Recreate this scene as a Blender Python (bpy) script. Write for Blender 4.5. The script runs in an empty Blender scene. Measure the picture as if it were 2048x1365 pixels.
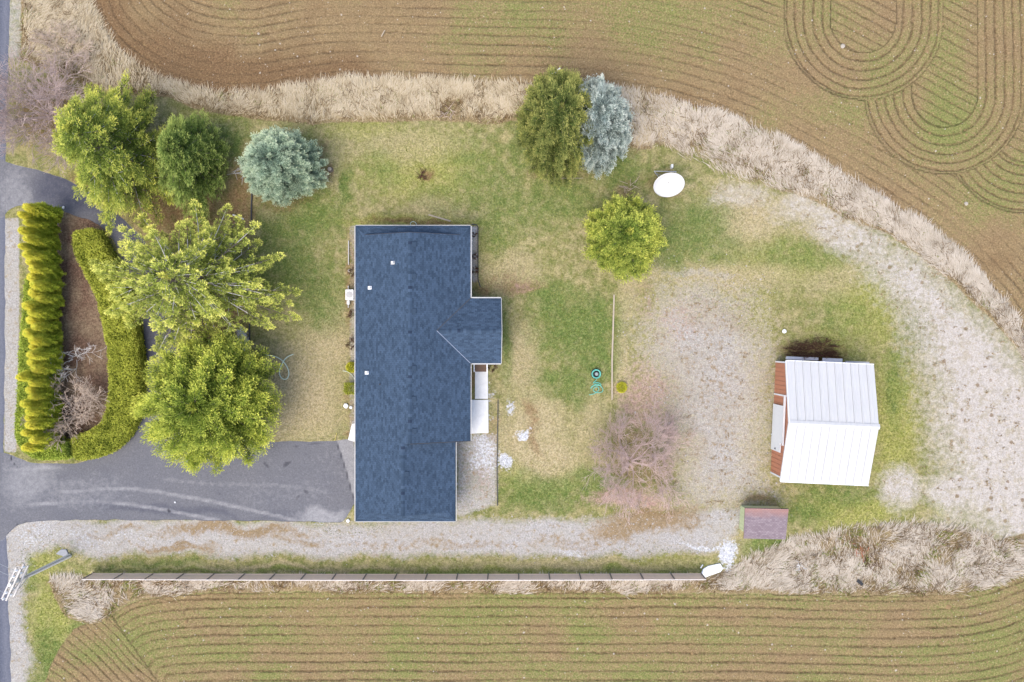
import bpy, math, random
import numpy as np
from mathutils import Vector, Matrix

random.seed(7); RNG = np.random.default_rng(7)
scene = bpy.context.scene
COL = scene.collection
R = math.radians

# ------------------------------------------------------------------ camera, sky, sun, exposure
H, S, CX, CY = 60.0, 25.0, 1024.0, 682.5       # flying height (m), ground pixels per metre, photo centre
cam_d = bpy.data.cameras.new('camera'); cam = bpy.data.objects.new('camera', cam_d); COL.objects.link(cam)
cam.location = (0, 0, H); cam.rotation_euler = (0, 0, 0)
cam_d.sensor_width = 36; cam_d.lens = 36 * H * S / 2048; cam_d.clip_end = 6000
scene.camera = cam
SUN_ELEV, SUN_AZ = R(62), R(214)                # azimuth clockwise from +Y (top of the photo)
world = bpy.data.worlds.new('World'); scene.world = world; world.use_nodes = True
wn = world.node_tree.nodes; wn.clear()
sky = wn.new('ShaderNodeTexSky'); sky.sky_type = 'NISHITA'; sky.sun_disc = False
sky.sun_elevation = SUN_ELEV; sky.sun_rotation = SUN_AZ
sky.air_density = 1.0; sky.dust_density = 3.5; sky.ozone_density = 1.0
bg = wn.new('ShaderNodeBackground'); bg.inputs['Strength'].default_value = 0.15
wo = wn.new('ShaderNodeOutputWorld')
world.node_tree.links.new(sky.outputs[0], bg.inputs[0]); world.node_tree.links.new(bg.outputs[0], wo.inputs[0])
sun_d = bpy.data.lights.new('sun', 'SUN'); sun_d.energy = 0.95; sun_d.angle = R(48); sun_d.color = (1.0, 0.95, 0.87)
sun = bpy.data.objects.new('sun', sun_d); COL.objects.link(sun)
sd = Vector((math.sin(SUN_AZ) * math.cos(SUN_ELEV), math.cos(SUN_AZ) * math.cos(SUN_ELEV), math.sin(SUN_ELEV)))
sun.rotation_euler = sd.to_track_quat('Z', 'Y').to_euler(); sun.location = (0, -20, 50)
vs = scene.view_settings
scene.display_settings.display_device = 'sRGB'
vs.view_transform = 'Standard'; vs.look = 'None'; vs.gamma = 1.0; vs.use_curve_mapping = False
vs.exposure = 1.08
scene.cycles.max_bounces = 6; scene.cycles.diffuse_bounces = 2; scene.cycles.transparent_max_bounces = 4

# ------------------------------------------------------------------ helpers
def P(px, py, h=0.0):
    k = (H - h) / H / S
    return Vector(((px - CX) * k, (CY - py) * k, h))

def lin(c):
    return tuple(((v / 255) / 12.92 if v <= 10 else (((v / 255) + 0.055) / 1.055) ** 2.4) for v in c)

EXPK = 1 / 1.6
def C(r, g, b, k=EXPK):
    l = lin((r, g, b)); return (l[0] * k, l[1] * k, l[2] * k, 1)

class NT:
    """small node-graph writer"""
    def __init__(s, name):
        s.m = bpy.data.materials.new(name); s.m.use_nodes = True
        s.t = s.m.node_tree; s.n = s.t.nodes; s.n.clear()
        s.out = s.n.new('ShaderNodeOutputMaterial')
    def L(s, a, b): s.t.links.new(a, b)
    def put(s, sock, v):
        if isinstance(v, bpy.types.NodeSocket): s.L(v, sock)
        elif v is not None: sock.default_value = v
    def math(s, op, a, b=None, c=None, clamp=False):
        n = s.n.new('ShaderNodeMath'); n.operation = op; n.use_clamp = clamp
        for i, v in enumerate((a, b, c)): s.put(n.inputs[i], v)
        return n.outputs[0]
    def mix(s, f, a, b, mode='MIX'):
        n = s.n.new('ShaderNodeMix'); n.data_type = 'RGBA'; n.blend_type = mode
        s.put(n.inputs[0], f); s.put(n.inputs[6], a); s.put(n.inputs[7], b)
        return n.outputs[2]
    def rng(s, v, a, b, c=0.0, d=1.0, smooth=False):
        n = s.n.new('ShaderNodeMapRange'); n.clamp = True
        if smooth: n.interpolation_type = 'SMOOTHSTEP'
        s.put(n.inputs[0], v)
        for i, q in enumerate((a, b, c, d)): n.inputs[i + 1].default_value = q
        return n.outputs[0]
    def pos(s): return s.n.new('ShaderNodeNewGeometry').outputs['Position']
    def obj(s): return s.n.new('ShaderNodeTexCoord').outputs['Object']
    def scale(s, v, xyz):
        n = s.n.new('ShaderNodeMapping'); s.L(v, n.inputs[0]); n.inputs['Scale'].default_value = xyz
        return n.outputs[0]
    def noise(s, v, scale, detail=4, rough=0.55, dist=0.0):
        n = s.n.new('ShaderNodeTexNoise'); s.L(v, n.inputs['Vector'])
        n.inputs['Scale'].default_value = scale; n.inputs['Detail'].default_value = detail
        n.inputs['Roughness'].default_value = rough; n.inputs['Distortion'].default_value = dist
        return n.outputs[0]
    def voro(s, v, scale, feat='F1', out=0):
        n = s.n.new('ShaderNodeTexVoronoi'); n.feature = feat; s.L(v, n.inputs['Vector'])
        n.inputs['Scale'].default_value = scale; return n.outputs[out]
    def attr(s, name):
        n = s.n.new('ShaderNodeAttribute'); n.attribute_name = name; return n
    def sep(s, v):
        n = s.n.new('ShaderNodeSeparateColor'); s.L(v, n.inputs[0]); return n.outputs
    def bump(s, h, strength=0.5, dist=0.05):
        n = s.n.new('ShaderNodeBump'); n.inputs['Strength'].default_value = strength
        n.inputs['Distance'].default_value = dist; s.L(h, n.inputs['Height']); return n.outputs[0]
    def bsdf(s, col, rough=0.85, spec=0.2, normal=None, metal=0.0):
        b = s.n.new('ShaderNodeBsdfPrincipled')
        s.put(b.inputs['Base Color'], col); s.put(b.inputs['Roughness'], rough)
        b.inputs['Specular IOR Level'].default_value = spec; b.inputs['Metallic'].default_value = metal
        if normal is not None: s.L(normal, b.inputs['Normal'])
        s.L(b.outputs[0], s.out.inputs[0]); return b

def plain(name, col, rough=0.7, spec=0.25, var=0.18, nscale=6.0, bump=0.15, metal=0.0, stretch=(1, 1, 1)):
    t = NT(name); p = t.scale(t.obj(), stretch)
    a = t.noise(p, nscale, 5); b = t.noise(p, nscale * 6, 3)
    f = t.math('MULTIPLY', t.math('ADD', t.rng(a, 0.3, 0.7, 1 - var, 1 + var), t.rng(b, 0.3, 0.7, 1 - var * .6, 1 + var * .6)), 0.5)
    cc = t.n.new('ShaderNodeCombineColor'); [t.L(f, cc.inputs[i]) for i in range(3)]
    col = t.mix(1.0, col, cc.outputs[0], 'MULTIPLY')
    t.bsdf(col, rough, spec, t.bump(b, bump, 0.01), metal)
    return t.m

def leafmat(name, dark, mid, tip, trans=0.3):
    """foliage: attribute fv = (random per tuft, 0 base .. 1 tip of the leaf; conifers add painted light and shade)"""
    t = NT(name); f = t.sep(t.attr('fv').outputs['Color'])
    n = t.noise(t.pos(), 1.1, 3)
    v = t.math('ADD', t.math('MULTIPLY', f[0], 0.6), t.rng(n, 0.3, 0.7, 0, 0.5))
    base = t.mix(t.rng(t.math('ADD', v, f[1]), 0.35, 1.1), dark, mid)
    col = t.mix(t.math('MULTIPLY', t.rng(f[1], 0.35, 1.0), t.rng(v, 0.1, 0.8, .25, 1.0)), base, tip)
    d = t.n.new('ShaderNodeBsdfDiffuse'); t.L(col, d.inputs[0])
    tr = t.n.new('ShaderNodeBsdfTranslucent'); t.L(col, tr.inputs[0])
    mx = t.n.new('ShaderNodeMixShader'); mx.inputs[0].default_value = trans
    t.L(d.outputs[0], mx.inputs[1]); t.L(tr.outputs[0], mx.inputs[2]); t.L(mx.outputs[0], t.out.inputs[0])
    return t.m

def np_mesh(name, V, F, attrs=None, smooth=False):
    """V (n,3) and F (m,3|4) arrays -> mesh"""
    V = np.ascontiguousarray(V, dtype=np.float32); F = np.ascontiguousarray(F, dtype=np.int32)
    me = bpy.data.meshes.new(name); k = F.shape[1]
    me.vertices.add(len(V)); me.vertices.foreach_set('co', V.ravel())
    me.loops.add(F.size); me.loops.foreach_set('vertex_index', F.ravel())
    me.polygons.add(len(F)); me.polygons.foreach_set('loop_start', np.arange(0, F.size, k, dtype=np.int32))
    for an, av in (attrs or {}).items():
        a = me.attributes.new(an, 'FLOAT_COLOR', 'POINT')
        av = np.asarray(av, dtype=np.float32)
        if av.shape[1] < 4: av = np.concatenate([av, np.ones((len(av), 4 - av.shape[1]), np.float32)], 1)
        a.data.foreach_set('color', np.ascontiguousarray(av).ravel())
    me.update(calc_edges=True)
    if smooth: me.polygons.foreach_set('use_smooth', np.ones(len(F), bool))
    return me

def link(name, me, mat=None, parent=None, loc=None, rotz=0.0):
    o = bpy.data.objects.new(name, me); COL.objects.link(o)
    if mat is not None and me is not None and len(me.materials) == 0: me.materials.append(mat)
    if parent is not None: o.parent = parent
    if loc is not None: o.location = loc
    if rotz: o.rotation_euler.z = rotz
    return o

def tag(o, label, cat, group=None):
    o['label'] = label; o['category'] = cat
    if group: o['group'] = group
    return o

def thing(name, label, cat, loc=(0, 0, 0), rotz=0.0, group=None):
    return tag(link(name, None, None, None, loc, rotz), label, cat, group)

class MB:
    """collects boxes, tubes and prisms into one mesh"""
    def __init__(s): s.v = []; s.f = []; s.uv = []
    def add(s, vs, fs):
        o = len(s.v); s.v += [tuple(v) for v in vs]; s.f += [tuple(i + o for i in f) for f in fs]; return s
    def box(s, x0, x1, y0, y1, z0, z1):
        return s.add([(x0,y0,z0),(x1,y0,z0),(x1,y1,z0),(x0,y1,z0),(x0,y0,z1),(x1,y0,z1),(x1,y1,z1),(x0,y1,z1)],
                     [(3,2,1,0),(4,5,6,7),(0,1,5,4),(1,2,6,5),(2,3,7,6),(3,0,4,7)])
    def bevbox(s, x0, x1, y0, y1, z0, z1, b):
        return s.prism([(x0+b,y0),(x1-b,y0),(x1,y0+b),(x1,y1-b),(x1-b,y1),(x0+b,y1),(x0,y1-b),(x0,y0+b)], z0, z1, b)
    def beam(s, a, b, w, h, up=(0, 0, 1)):
        a, b = Vector(a), Vector(b); d = (b - a).normalized(); u = Vector(up)
        if abs(d.dot(u)) > .98: u = Vector((1, 0, 0))
        r = d.cross(u).normalized(); u = r.cross(d)
        q = [r * (w/2*i) + u * (h/2*j) for i, j in ((-1,-1),(1,-1),(1,1),(-1,1))]
        return s.add([a + k for k in q] + [b + k for k in q], [(3,2,1,0),(4,5,6,7),(0,1,5,4),(1,2,6,5),(2,3,7,6),(3,0,4,7)])
    def tube(s, pts, rad, n=6, cap=True):
        pts = [Vector(p) for p in pts]; m = len(pts)
        rad = [rad] * m if not hasattr(rad, '__len__') else rad
        o = len(s.v); prev = None
        for i, p in enumerate(pts):
            d = (pts[min(i+1, m-1)] - pts[max(i-1, 0)]).normalized()
            ref = prev if prev is not None else (Vector((0,0,1)) if abs(d.z) < .9 else Vector((1,0,0)))
            a = (ref - d * ref.dot(d)).normalized(); b = d.cross(a); prev = a
            for k in range(n):
                t = 2 * math.pi * k / n; s.v.append(tuple(p + (a * math.cos(t) + b * math.sin(t)) * rad[i]))
        for i in range(m - 1):
            for k in range(n):
                s.f.append((o+i*n+k, o+i*n+(k+1)%n, o+(i+1)*n+(k+1)%n, o+(i+1)*n+k))
        if cap:
            s.f.append(tuple(o + k for k in range(n))[::-1]); s.f.append(tuple(o+(m-1)*n+k for k in range(n)))
        return s
    def prism(s, pts, z0, z1, inset=0.0):
        n = len(pts); c = (sum(p[0] for p in pts)/n, sum(p[1] for p in pts)/n)
        vs = [(p[0], p[1], z0) for p in pts]
        if inset:
            vs += [(p[0], p[1], z1 - inset) for p in pts]
            rr = max(math.hypot(p[0]-c[0], p[1]-c[1]) for p in pts); q = 1 - inset / rr
            vs += [(c[0]+(p[0]-c[0])*q, c[1]+(p[1]-c[1])*q, z1) for p in pts]
            fs = [(i, (i+1)%n, n+(i+1)%n, n+i) for i in range(n)] + [(n+i, n+(i+1)%n, 2*n+(i+1)%n, 2*n+i) for i in range(n)]
            fs += [tuple(range(2*n, 3*n)), tuple(range(n))[::-1]]
        else:
            vs += [(p[0], p[1], z1) for p in pts]
            fs = [(i, (i+1)%n, n+(i+1)%n, n+i) for i in range(n)] + [tuple(range(n, 2*n)), tuple(range(n))[::-1]]
        return s.add(vs, fs)
    def lathe(s, prof, n=12, c=(0, 0, 0)):
        o = len(s.v)
        for r, z in prof:
            for k in range(n):
                t = 2*math.pi*k/n; s.v.append((c[0]+r*math.cos(t), c[1]+r*math.sin(t), c[2]+z))
        m = len(prof)
        for i in range(m-1):
            for k in range(n): s.f.append((o+i*n+k, o+i*n+(k+1)%n, o+(i+1)*n+(k+1)%n, o+(i+1)*n+k))
        s.f.append(tuple(o+(m-1)*n+k for k in range(n))); s.f.append(tuple(o+k for k in range(n))[::-1])
        return s
    def mesh(s, name):
        me = bpy.data.meshes.new(name); me.from_pydata(s.v, [], s.f); me.update(); return me
    def build(s, name, mat, parent=None, loc=None, rotz=0.0, off=None):
        if off is not None: s.v = [(a-off[0], b-off[1], c-off[2]) for a, b, c in s.v]
        return link(name, s.mesh(name), mat, parent, loc, rotz)

# numpy value noise
LAT = RNG.random((256, 256)).astype(np.float32)
def vnoise(x, y, sc, seed=0):
    x = x / sc + seed * 17.3; y = y / sc + seed * 31.7
    xi = np.floor(x).astype(int); yi = np.floor(y).astype(int); fx = x - xi; fy = y - yi
    fx = fx*fx*(3-2*fx); fy = fy*fy*(3-2*fy)
    a = LAT[yi % 256, xi % 256]; b = LAT[yi % 256, (xi+1) % 256]; c = LAT[(yi+1) % 256, xi % 256]; d = LAT[(yi+1) % 256, (xi+1) % 256]
    return (a*(1-fx)+b*fx)*(1-fy) + (c*(1-fx)+d*fx)*fy
def fbm(x, y, sc, seed=0, o=4):
    r = 0; w = 1; t = 0
    for i in range(o): r = r + w * vnoise(x, y, sc / 2**i, seed + i); t += w; w *= .5
    return r / t

# ------------------------------------------------------------------ ground: one fine relief sheet, cut into its kinds of surface
STEP = 0.12
gxs = np.arange(-46.2, 46.21, STEP); gys = np.arange(-32.4, 32.41, STEP)
GX, GY = np.meshgrid(gxs, gys); NXg, NYg = len(gxs), len(gys)
PX = GX * S + CX; PY = CY - GY * S             # plan coordinates in photo pixels at ground level
c_xs = np.arange(-170, 2230, 6.0); c_ys = np.arange(-150, 1520, 6.0)
CXg, CYg = np.meshgrid(c_xs, c_ys)
def seg_dist(pts, closed):
    d = np.full(CXg.shape, 1e9); n = len(pts)
    for i in range(n if closed else n - 1):
        ax, ay = pts[i]; bx, by = pts[(i+1) % n]; ex, ey = bx-ax, by-ay
        t = np.clip(((CXg-ax)*ex + (CYg-ay)*ey) / (ex*ex+ey*ey+1e-9), 0, 1)
        d = np.minimum(d, np.hypot(CXg-ax-t*ex, CYg-ay-t*ey))
    return d
def inside(pts):
    r = np.zeros(CXg.shape, bool); n = len(pts)
    for i in range(n):
        ax, ay = pts[i]; bx, by = pts[(i+1) % n]
        if ay == by: continue
        r ^= ((ay > CYg) != (by > CYg)) & (CXg < (bx-ax)*(CYg-ay)/(by-ay) + ax)
    return r
def look(field, x, y):
    fx = np.clip((x - c_xs[0]) / 6.0, 0, len(c_xs) - 1.001); fy = np.clip((y - c_ys[0]) / 6.0, 0, len(c_ys) - 1.001)
    xi = fx.astype(int); yi = fy.astype(int); fx = fx - xi; fy = fy - yi
    return (field[yi, xi]*(1-fx)+field[yi, xi+1]*fx)*(1-fy) + (field[yi+1, xi]*(1-fx)+field[yi+1, xi+1]*fx)*fy
def sdf_c(pts): return np.where(inside(pts), 1, -1) * seg_dist(pts, True)     # positive inside
def smooth_line(pts, it=2):
    for _ in range(it):
        q = [pts[0]]
        for a, b in zip(pts[:-1], pts[1:]):
            q += [(a[0]*.75+b[0]*.25, a[1]*.75+b[1]*.25), (a[0]*.25+b[0]*.75, a[1]*.25+b[1]*.75)]
        pts = q + [pts[-1]]
    return pts
def smooth_poly(pts, it=2):
    for _ in range(it):
        q = []
        for a, b in zip(pts, pts[1:] + pts[:1]):
            q += [(a[0]*.75+b[0]*.25, a[1]*.75+b[1]*.25), (a[0]*.25+b[0]*.75, a[1]*.25+b[1]*.75)]
        pts = q
    return pts

WX = (fbm(PX, PY, 60, 3) - .5) * 46; WY = (fbm(PX, PY, 60, 9) - .5) * 46       # slow wobble of the soft borders
wx1 = (fbm(PX, PY, 26, 21, 3) - .5) * 13; wy1 = (fbm(PX, PY, 26, 27, 3) - .5) * 13
def ell(cx, cy, rx, ry, s=1.0, ang=0.0, soft=.95):
    x = PX + WX - cx; y = PY + WY - cy; c, n = math.cos(R(ang)), math.sin(R(ang))
    d = np.hypot((x*c + y*n) / rx, (-x*n + y*c) / ry)
    return np.clip((1.0 + soft/2 - d) / soft, 0, 1) * s
def poly(pts, soft=14, s=1.0, warp=1.0):
    return np.clip(.5 + look(sdf_c(pts), PX + WX*warp, PY + WY*warp) / soft, 0, 1) * s
def mx(*a):
    r = a[0]
    for b in a[1:]: r = np.maximum(r, b)
    return r

# field borders, in photo pixels
EDGE_N = smooth_line([(150,-140),(165,-60),(172,0),(186,45),(203,72),(236,108),(287,144),(337,171),(415,189),(512,193),(570,183),(630,172),(700,167),(800,168),(900,171),(1000,174),
          (1060,175),(1150,178),(1250,186),(1350,206),(1450,237),(1540,276),(1620,318),(1700,362),(1780,412),(1850,458),(1920,514),(1980,574),(2020,626),(2060,700),(2110,800),(2200,900)])
EDGE_S = smooth_line([(120,1480),(150,1420),(175,1330),(195,1270),(222,1232),(262,1207),(320,1193),(420,1187),(600,1186),(1000,1187),(1400,1188),(1650,1191),(1800,1193),(1900,1191),(1965,1182),(2020,1163),(2070,1138),(2220,1050)])
NF = EDGE_N + [(2300, 900), (2300, -300), (150, -300)]
ES = [q for q in EDGE_S if q[0] > 226 and q[1] < 1240]
SF = [(60, 1440), (88, 1365), (112, 1305), (148, 1256), (196, 1241)] + ES + [(2300, 1050), (2300, 1600), (40, 1600)]
nf_c, sf_c = sdf_c(NF), sdf_c(SF)
dN = look(nf_c, PX + wx1*.8, PY + wy1*.8); dS = look(sf_c, PX + wx1*.5, PY + wy1*.5)
field_sd = np.maximum(dN, dS)

# drill rows: a continuous row coordinate for each pass of the machine
wob = (fbm(PX, PY, 150, 40, 2) - .5) * 5 + (fbm(PX, PY, 16, 44, 2) - .5) * 2.5
rawN = look(nf_c, PX, PY); rawS = look(seg_dist(EDGE_S, False), PX, PY)
row = rawN / 18.5
def loop(cx, cy, rad, tilt):
    x = PX - cx; y = PY - cy
    up = np.maximum(-(y), 0); xx = x - up * tilt
    return np.where(y > 0, np.hypot(x, y), np.abs(xx))
diag = (PX * math.sin(R(28)) - PY * math.cos(R(28))) / 18.0
rowk = np.clip(.5 + (fbm(PX, PY, 90, 47, 3) - .5) * 1.4, .1, .9)
for cx, cy, rad, tilt, inner in ((2052, 262, 165, .02, 62), (1890, 188, 161, .0, 66), (1727, 40, 160, .01, 66)):
    d = loop(cx, cy, rad, tilt); m = d < rad
    row = np.where(m, np.where(d > inner, (rad - d) / 17.0, diag), row); rowk = np.where(m, np.where(d > inner, .95, .7), rowk)
diagS = (PX * math.sin(R(39)) - PY * math.cos(R(39))) / 15.5
lineB = (PX - 228) * math.sin(R(55)) - (PY - 1240) * math.cos(R(55))
rowS = np.where(lineB < 0, diagS + (fbm(PX, PY, 160, 60, 2) - .5) * 2, rawS / 18.3)
row = np.where(dS > 0, rowS, row) + wob / 18; rowk = np.where(dS > 0, np.clip(.8 + (fbm(PX, PY*3, 120, 48, 3) - .5), .3, 1), rowk)
row = np.where(dN > 0, row + .12 * np.sin(row * .9), row)

DRIVE = smooth_poly([(-150,905),(6,905),(30,915),(60,926),(125,928),(160,926),(205,914),(245,890),(272,850),(287,800),(288,690),(286,640),(262,560),(235,500),(215,462),(190,445),(130,424),(70,410),(40,409),(14,420),
         (4,440),(-150,440),(-150,300),(4,318),(14,326),(60,337),(110,350),(160,372),(205,405),(262,450),(315,520),(345,600),(352,690),(350,780),(370,850),(420,876),(500,883),(600,884),(670,882),(690,879),(712,879),(712,1046),(600,1044),(400,1041),(120,1040),(60,1042),(36,1050),(16,1068),(4,1085),(-150,1085)], 1)
ROAD = [(-160,-150),(22,-150),(20,0),(17,110),(10,330),(9,440),(9,700),(7,900),(8,1000),(13,1070),(16,1200),(22,1365),(26,1520),(-160,1520)]
drive_sd = look(sdf_c(DRIVE), PX + wx1*.35, PY + wy1*.35); road_sd = look(sdf_c(ROAD), PX + wx1*.45, PY + wy1*.45)
asph = np.maximum(drive_sd, road_sd)

LANE = [(10,1048),(60,1036),(400,1040),(712,1044),(960,1038),(1240,1036),(1330,1028),(1430,1012),(1500,1020),(1470,1070),(1420,1108),(1200,1116),(900,1112),(600,1113),(300,1108),(180,1112),(148,1098),(120,1094),(60,1112),(50,1160),(46,1250),(62,1310),(50,1400),(56,1520),(-60,1520),(-40,1060)]
YARD = [(1326,570),(1420,566),(1500,590),(1530,640),(1548,690),(1550,800),(1545,950),(1552,992),(1480,1012),(1350,1040),(1345,930),(1312,800),(1290,720),(1282,640)]
VERGE_N = EDGE_N[4:] + [(2200,1000),(2090,800),(2040,700),(1950,605),(1850,520),(1780,470),(1700,440),(1600,398),(1500,372),(1420,352),(1380,322),(1330,298),(1262,292),(1230,255),(1180,240),(1045,238),(990,246),(830,240),(750,246),(620,246),(500,236),(400,218),(335,196),(200,184),(44,120),(42,0),(42,-140)]
VERGE_S = [(95,1160),(180,1161),(1400,1163),(1480,1130),(1580,1082),(1700,1058),(1850,1048),(2000,1082),(2060,1065),(2220,1000)] + ES[::-1][2:] + [(215,1240),(170,1248),(135,1232),(110,1195)]
PALE = [(1735,470),(1850,515),(1930,590),(2048,705),(2210,930),(2210,1100),(2048,1130),(1960,1060),(1880,1050),(1905,990),(1868,905),(1850,760),(1800,620),(1735,560)]
BED = [(112,425),(190,436),(230,470),(170,520),(215,600),(240,700),(235,840),(190,890),(140,905),(100,880),(105,700),(108,520)]

vN = np.where(PX < 1300, poly(VERGE_N, 12, 1, .3), poly(VERGE_N, 12, 1, .3) * np.clip(1.25 - (dN < 0) * np.maximum(-rawN - 30, 0) / 70, 0, 1)) * (1 - .8*ell(120,215,80,60)); vS = poly(VERGE_S, 12, 1, .35); pale = poly(PALE, 120)
grv = mx(poly(LANE, 30, 1, .6), poly(YARD, 170, .8), poly([(4,438),(38,436),(37,700),(32,905),(8,905)], 6, 1, .1),
         poly([(16,-140),(44,-140),(43,118),(14,118)], 8, .62, .2), poly([(943,452),(956,452),(956,565),(943,565)], 4, 1, .05), poly([(698,450),(713,450),(713,880),(698,880)], 5, .55, .1),
         poly([(912,872),(996,868),(994,1010),(912,1040)], 12, .75, .3), ell(880,1052,80,20,.6), ell(1400,545,80,14,.5))
grn = mx(ell(612,428,80,62,.9), ell(560,476,55,60,.8), ell(640,590,48,70,.8), ell(590,535,50,55,.8), ell(452,282,60,45,.8), ell(700,372,11,34,1,15), ell(962,350,70,80,.6),
         ell(1010,415,60,70,.65), ell(1155,650,88,66,1), ell(1105,612,44,50,.9), ell(1190,712,46,60,.9), ell(1128,770,66,36,.8), ell(1040,300,30,60,.7), ell(1120,400,100,50,.75),
         ell(1400,455,70,60,.85), ell(1345,490,44,54,.8), ell(1250,335,60,40,.75), ell(1085,985,90,34,.9), ell(1195,975,50,34,.85), ell(1440,490,50,30,.6), ell(1610,1018,60,26,.85),
         ell(1665,985,80,24,.8), ell(1540,1092,60,22,.85), ell(1795,770,26,90,.65), ell(1690,640,60,40,.5), ell(1600,505,90,30,.6), ell(95,1305,34,70,.85), ell(60,1150,22,40,.5), ell(740,500,30,40,.4),
         ell(700,1060,60,10,.4), ell(520,560,60,60,.6), ell(1480,1035,30,14,.4), ell(1010,460,30,40,.7), ell(180,1262,50,26,.7), ell(640,1148,500,7,.5,0,.8), ell(1240,1150,200,7,.5), ell(1015,680,14,80,.8), ell(1830,660,30,40,.4), ell(760,335,40,40,.5), ell(880,400,60,40,.4), ell(300,1130,120,9,.6))
tan = mx(poly(YARD, 120, .8), ell(605,790,85,100,.85), ell(650,690,60,60,.7), ell(660,640,40,60,.6), ell(820,290,110,34,.5), ell(1062,870,80,80,.75), ell(1095,920,80,50,.8), ell(1040,720,34,80,.65), ell(1020,540,70,40,.6),
         ell(1450,555,130,40,.7), ell(1330,545,60,26,.6), ell(1480,430,90,60,.8), ell(1660,560,60,40,.4), ell(1450,1090,60,26,.7), ell(690,300,50,40,.3), ell(560,840,60,40,.7), ell(1160,1130,240,10,.5), ell(500,1137,300,6,.6), ell(1380,1040,80,40,.5), ell(560,420,26,20,.7), ell(1250,600,20,60,.7), ell(1244,720,16,120,.7), ell(870,420,60,20,.5), ell(1180,860,40,80,.5), ell(1660,450,80,36,.6), ell(1600,420,120,30,.7))
mos = mx(ell(730,260,90,20,.5), ell(560,555,40,40,.4), ell(850,330,120,66,.7), ell(1650,710,70,44,.8), ell(1790,850,50,130,.85), ell(1735,620,70,80,.7), ell(1700,1020,100,34,.8), ell(960,520,50,70,.5), ell(870,440,100,10,.9),
         ell(790,445,100,10,.9), ell(1070,960,90,40,.6), ell(1330,1120,90,26,.5), ell(110,1240,50,80,.8), ell(85,1130,44,40,.7), ell(1500,560,40,26,.4), ell(1430,610,60,30,.3), ell(1880,1010,14,26,.7), ell(1560,520,130,50,.5), ell(120,345,30,16,.6), ell(300,1140,140,8,.7), ell(900,1146,500,6,.6), ell(740,1050,26,7,.8), ell(1500,620,50,40,.4), ell(430,225,60,14,.7))
palm = mx(pale, ell(1800,978,46,42,1), ell(1912,985,64,44,1), ell(1700,470,110,40,.8,25), ell(1620,420,80,30,.7), ell(1480,395,70,26,.6))
brn_shade = mx(ell(1400,800,120,200,.42), ell(1440,640,90,50,.45), ell(900,1090,160,12,.5), ell(1150,1085,120,16,.5), ell(760,1092,60,10,.5), ell(210,1066,50,6,.5), ell(1275,915,80,80,.6), ell(110,225,90,80,.8), ell(470,1063,150,15,1), ell(250,1062,60,8,.6), ell(600,1082,60,10,.7), ell(360,1098,80,8,.9), ell(1290,1046,115,28,1,-12), ell(350,400,110,110,.9), ell(180,355,50,20,.9), ell(480,410,34,90,.9), ell(440,640,60,70,.9), ell(560,405,40,14,.6),  # ground under the bare thicket darkened for the shade inside it
         ell(830,444,112,7,.9), ell(700,560,10,110,.7), ell(700,820,16,40,.5), ell(968,572,30,14,.8), ell(1050,572,50,12,.8), ell(1625,703,60,20,1), ell(1520,1003,40,8,.8), ell(1330,362,30,26,.7), ell(1258,390,22,46,.6), ell(845,349,16,14,.9), ell(661,341,15,13,.9),  # strips north of house and shed, patch at dish: cast shade painted brown
         ell(1060,830,12,34,.8,-38), ell(1075,880,12,44,.7,-25), ell(950,950,30,60,.4), ell(570,395,60,12,.6), ell(985,880,12,100,.5), ell(520,300,34,30,.7), ell(640,290,20,30,.5), ell(1010,560,60,26,.5), ell(1290,600,26,40,.4),
         ell(700,870,14,8,1), ell(1730,1110,60,30,.4), ell(120,1165,30,20,.4), ell(948,765,7,36,.9), ell(1110,350,70,16,.6), ell(430,1150,200,4,.4))
mls = mx(poly(BED, 10, 1, .2), ell(160,438,60,9,.9,12), ell(200,462,30,10,.9,35))
wht = mx(ell(1452,1108,20,28,.85,35), ell(1468,1148,26,22,.8), ell(1400,1096,60,7,.6,14), ell(1045,862,20,9,.8), ell(1004,932,16,22,.9), ell(968,915,32,50,.6), ell(487,682,13,22,.8), ell(660,1030,50,12,.5), ell(985,800,10,60,.4), ell(1010,808,8,14,.6), ell(1140,1108,26,8,.6),
         ell(950,490,8,44,.7), ell(70,1075,60,26,.4), ell(200,1075,120,14,.35))
red = mx(ell(1290,795,60,80,.7), ell(1300,830,60,40,.6), ell(1270,1000,100,26,.5), ell(1360,640,60,60,.5), ell(1260,1000,100,24,.8), ell(960,960,20,50,.5), ell(1420,740,50,100,.25), ell(1300,620,24,40,.4), ell(1060,572,40,12,.5))
for a in (grv, grn, tan, mos, palm, brn_shade, mls, wht, red): np.clip(a, 0, 1, out=a)

# dust streaks, joints, cracks and stains on the asphalt
def streak(pts, w, s):
    d = look(seg_dist(smooth_line(pts), False), PX + wx1*.15, PY + wy1*.15); return np.clip(1.3 - d / w, 0, 1) * s
dust = mx(streak([(120,985),(260,976),(350,990),(436,1006),(520,1025),(606,1044)], 5, .7), streak([(60,1010),(180,1002),(260,1009),(342,1023),(440,1042)], 5, .75), streak([(330,960),(436,970),(573,970),(650,985)], 6, .4),
          streak([(540,920),(570,950),(600,975)], 4, .3), ell(650,1030,60,16,.8), ell(560,985,120,30,.25), ell(60,960,60,60,.55), ell(30,390,30,60,.5), ell(690,905,14,20,.6), ell(160,985,110,40,.35), ell(660,930,60,60,.2), ell(70,930,60,8,.7), ell(14,640,7,400,.3))
apron = np.clip(.5 + look(sdf_c([(672,878),(720,878),(720,1048),(711,1010),(703,985),(690,935)]), PX, PY) / 4, 0, 1)
dust = np.maximum(dust, apron * .75)
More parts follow.
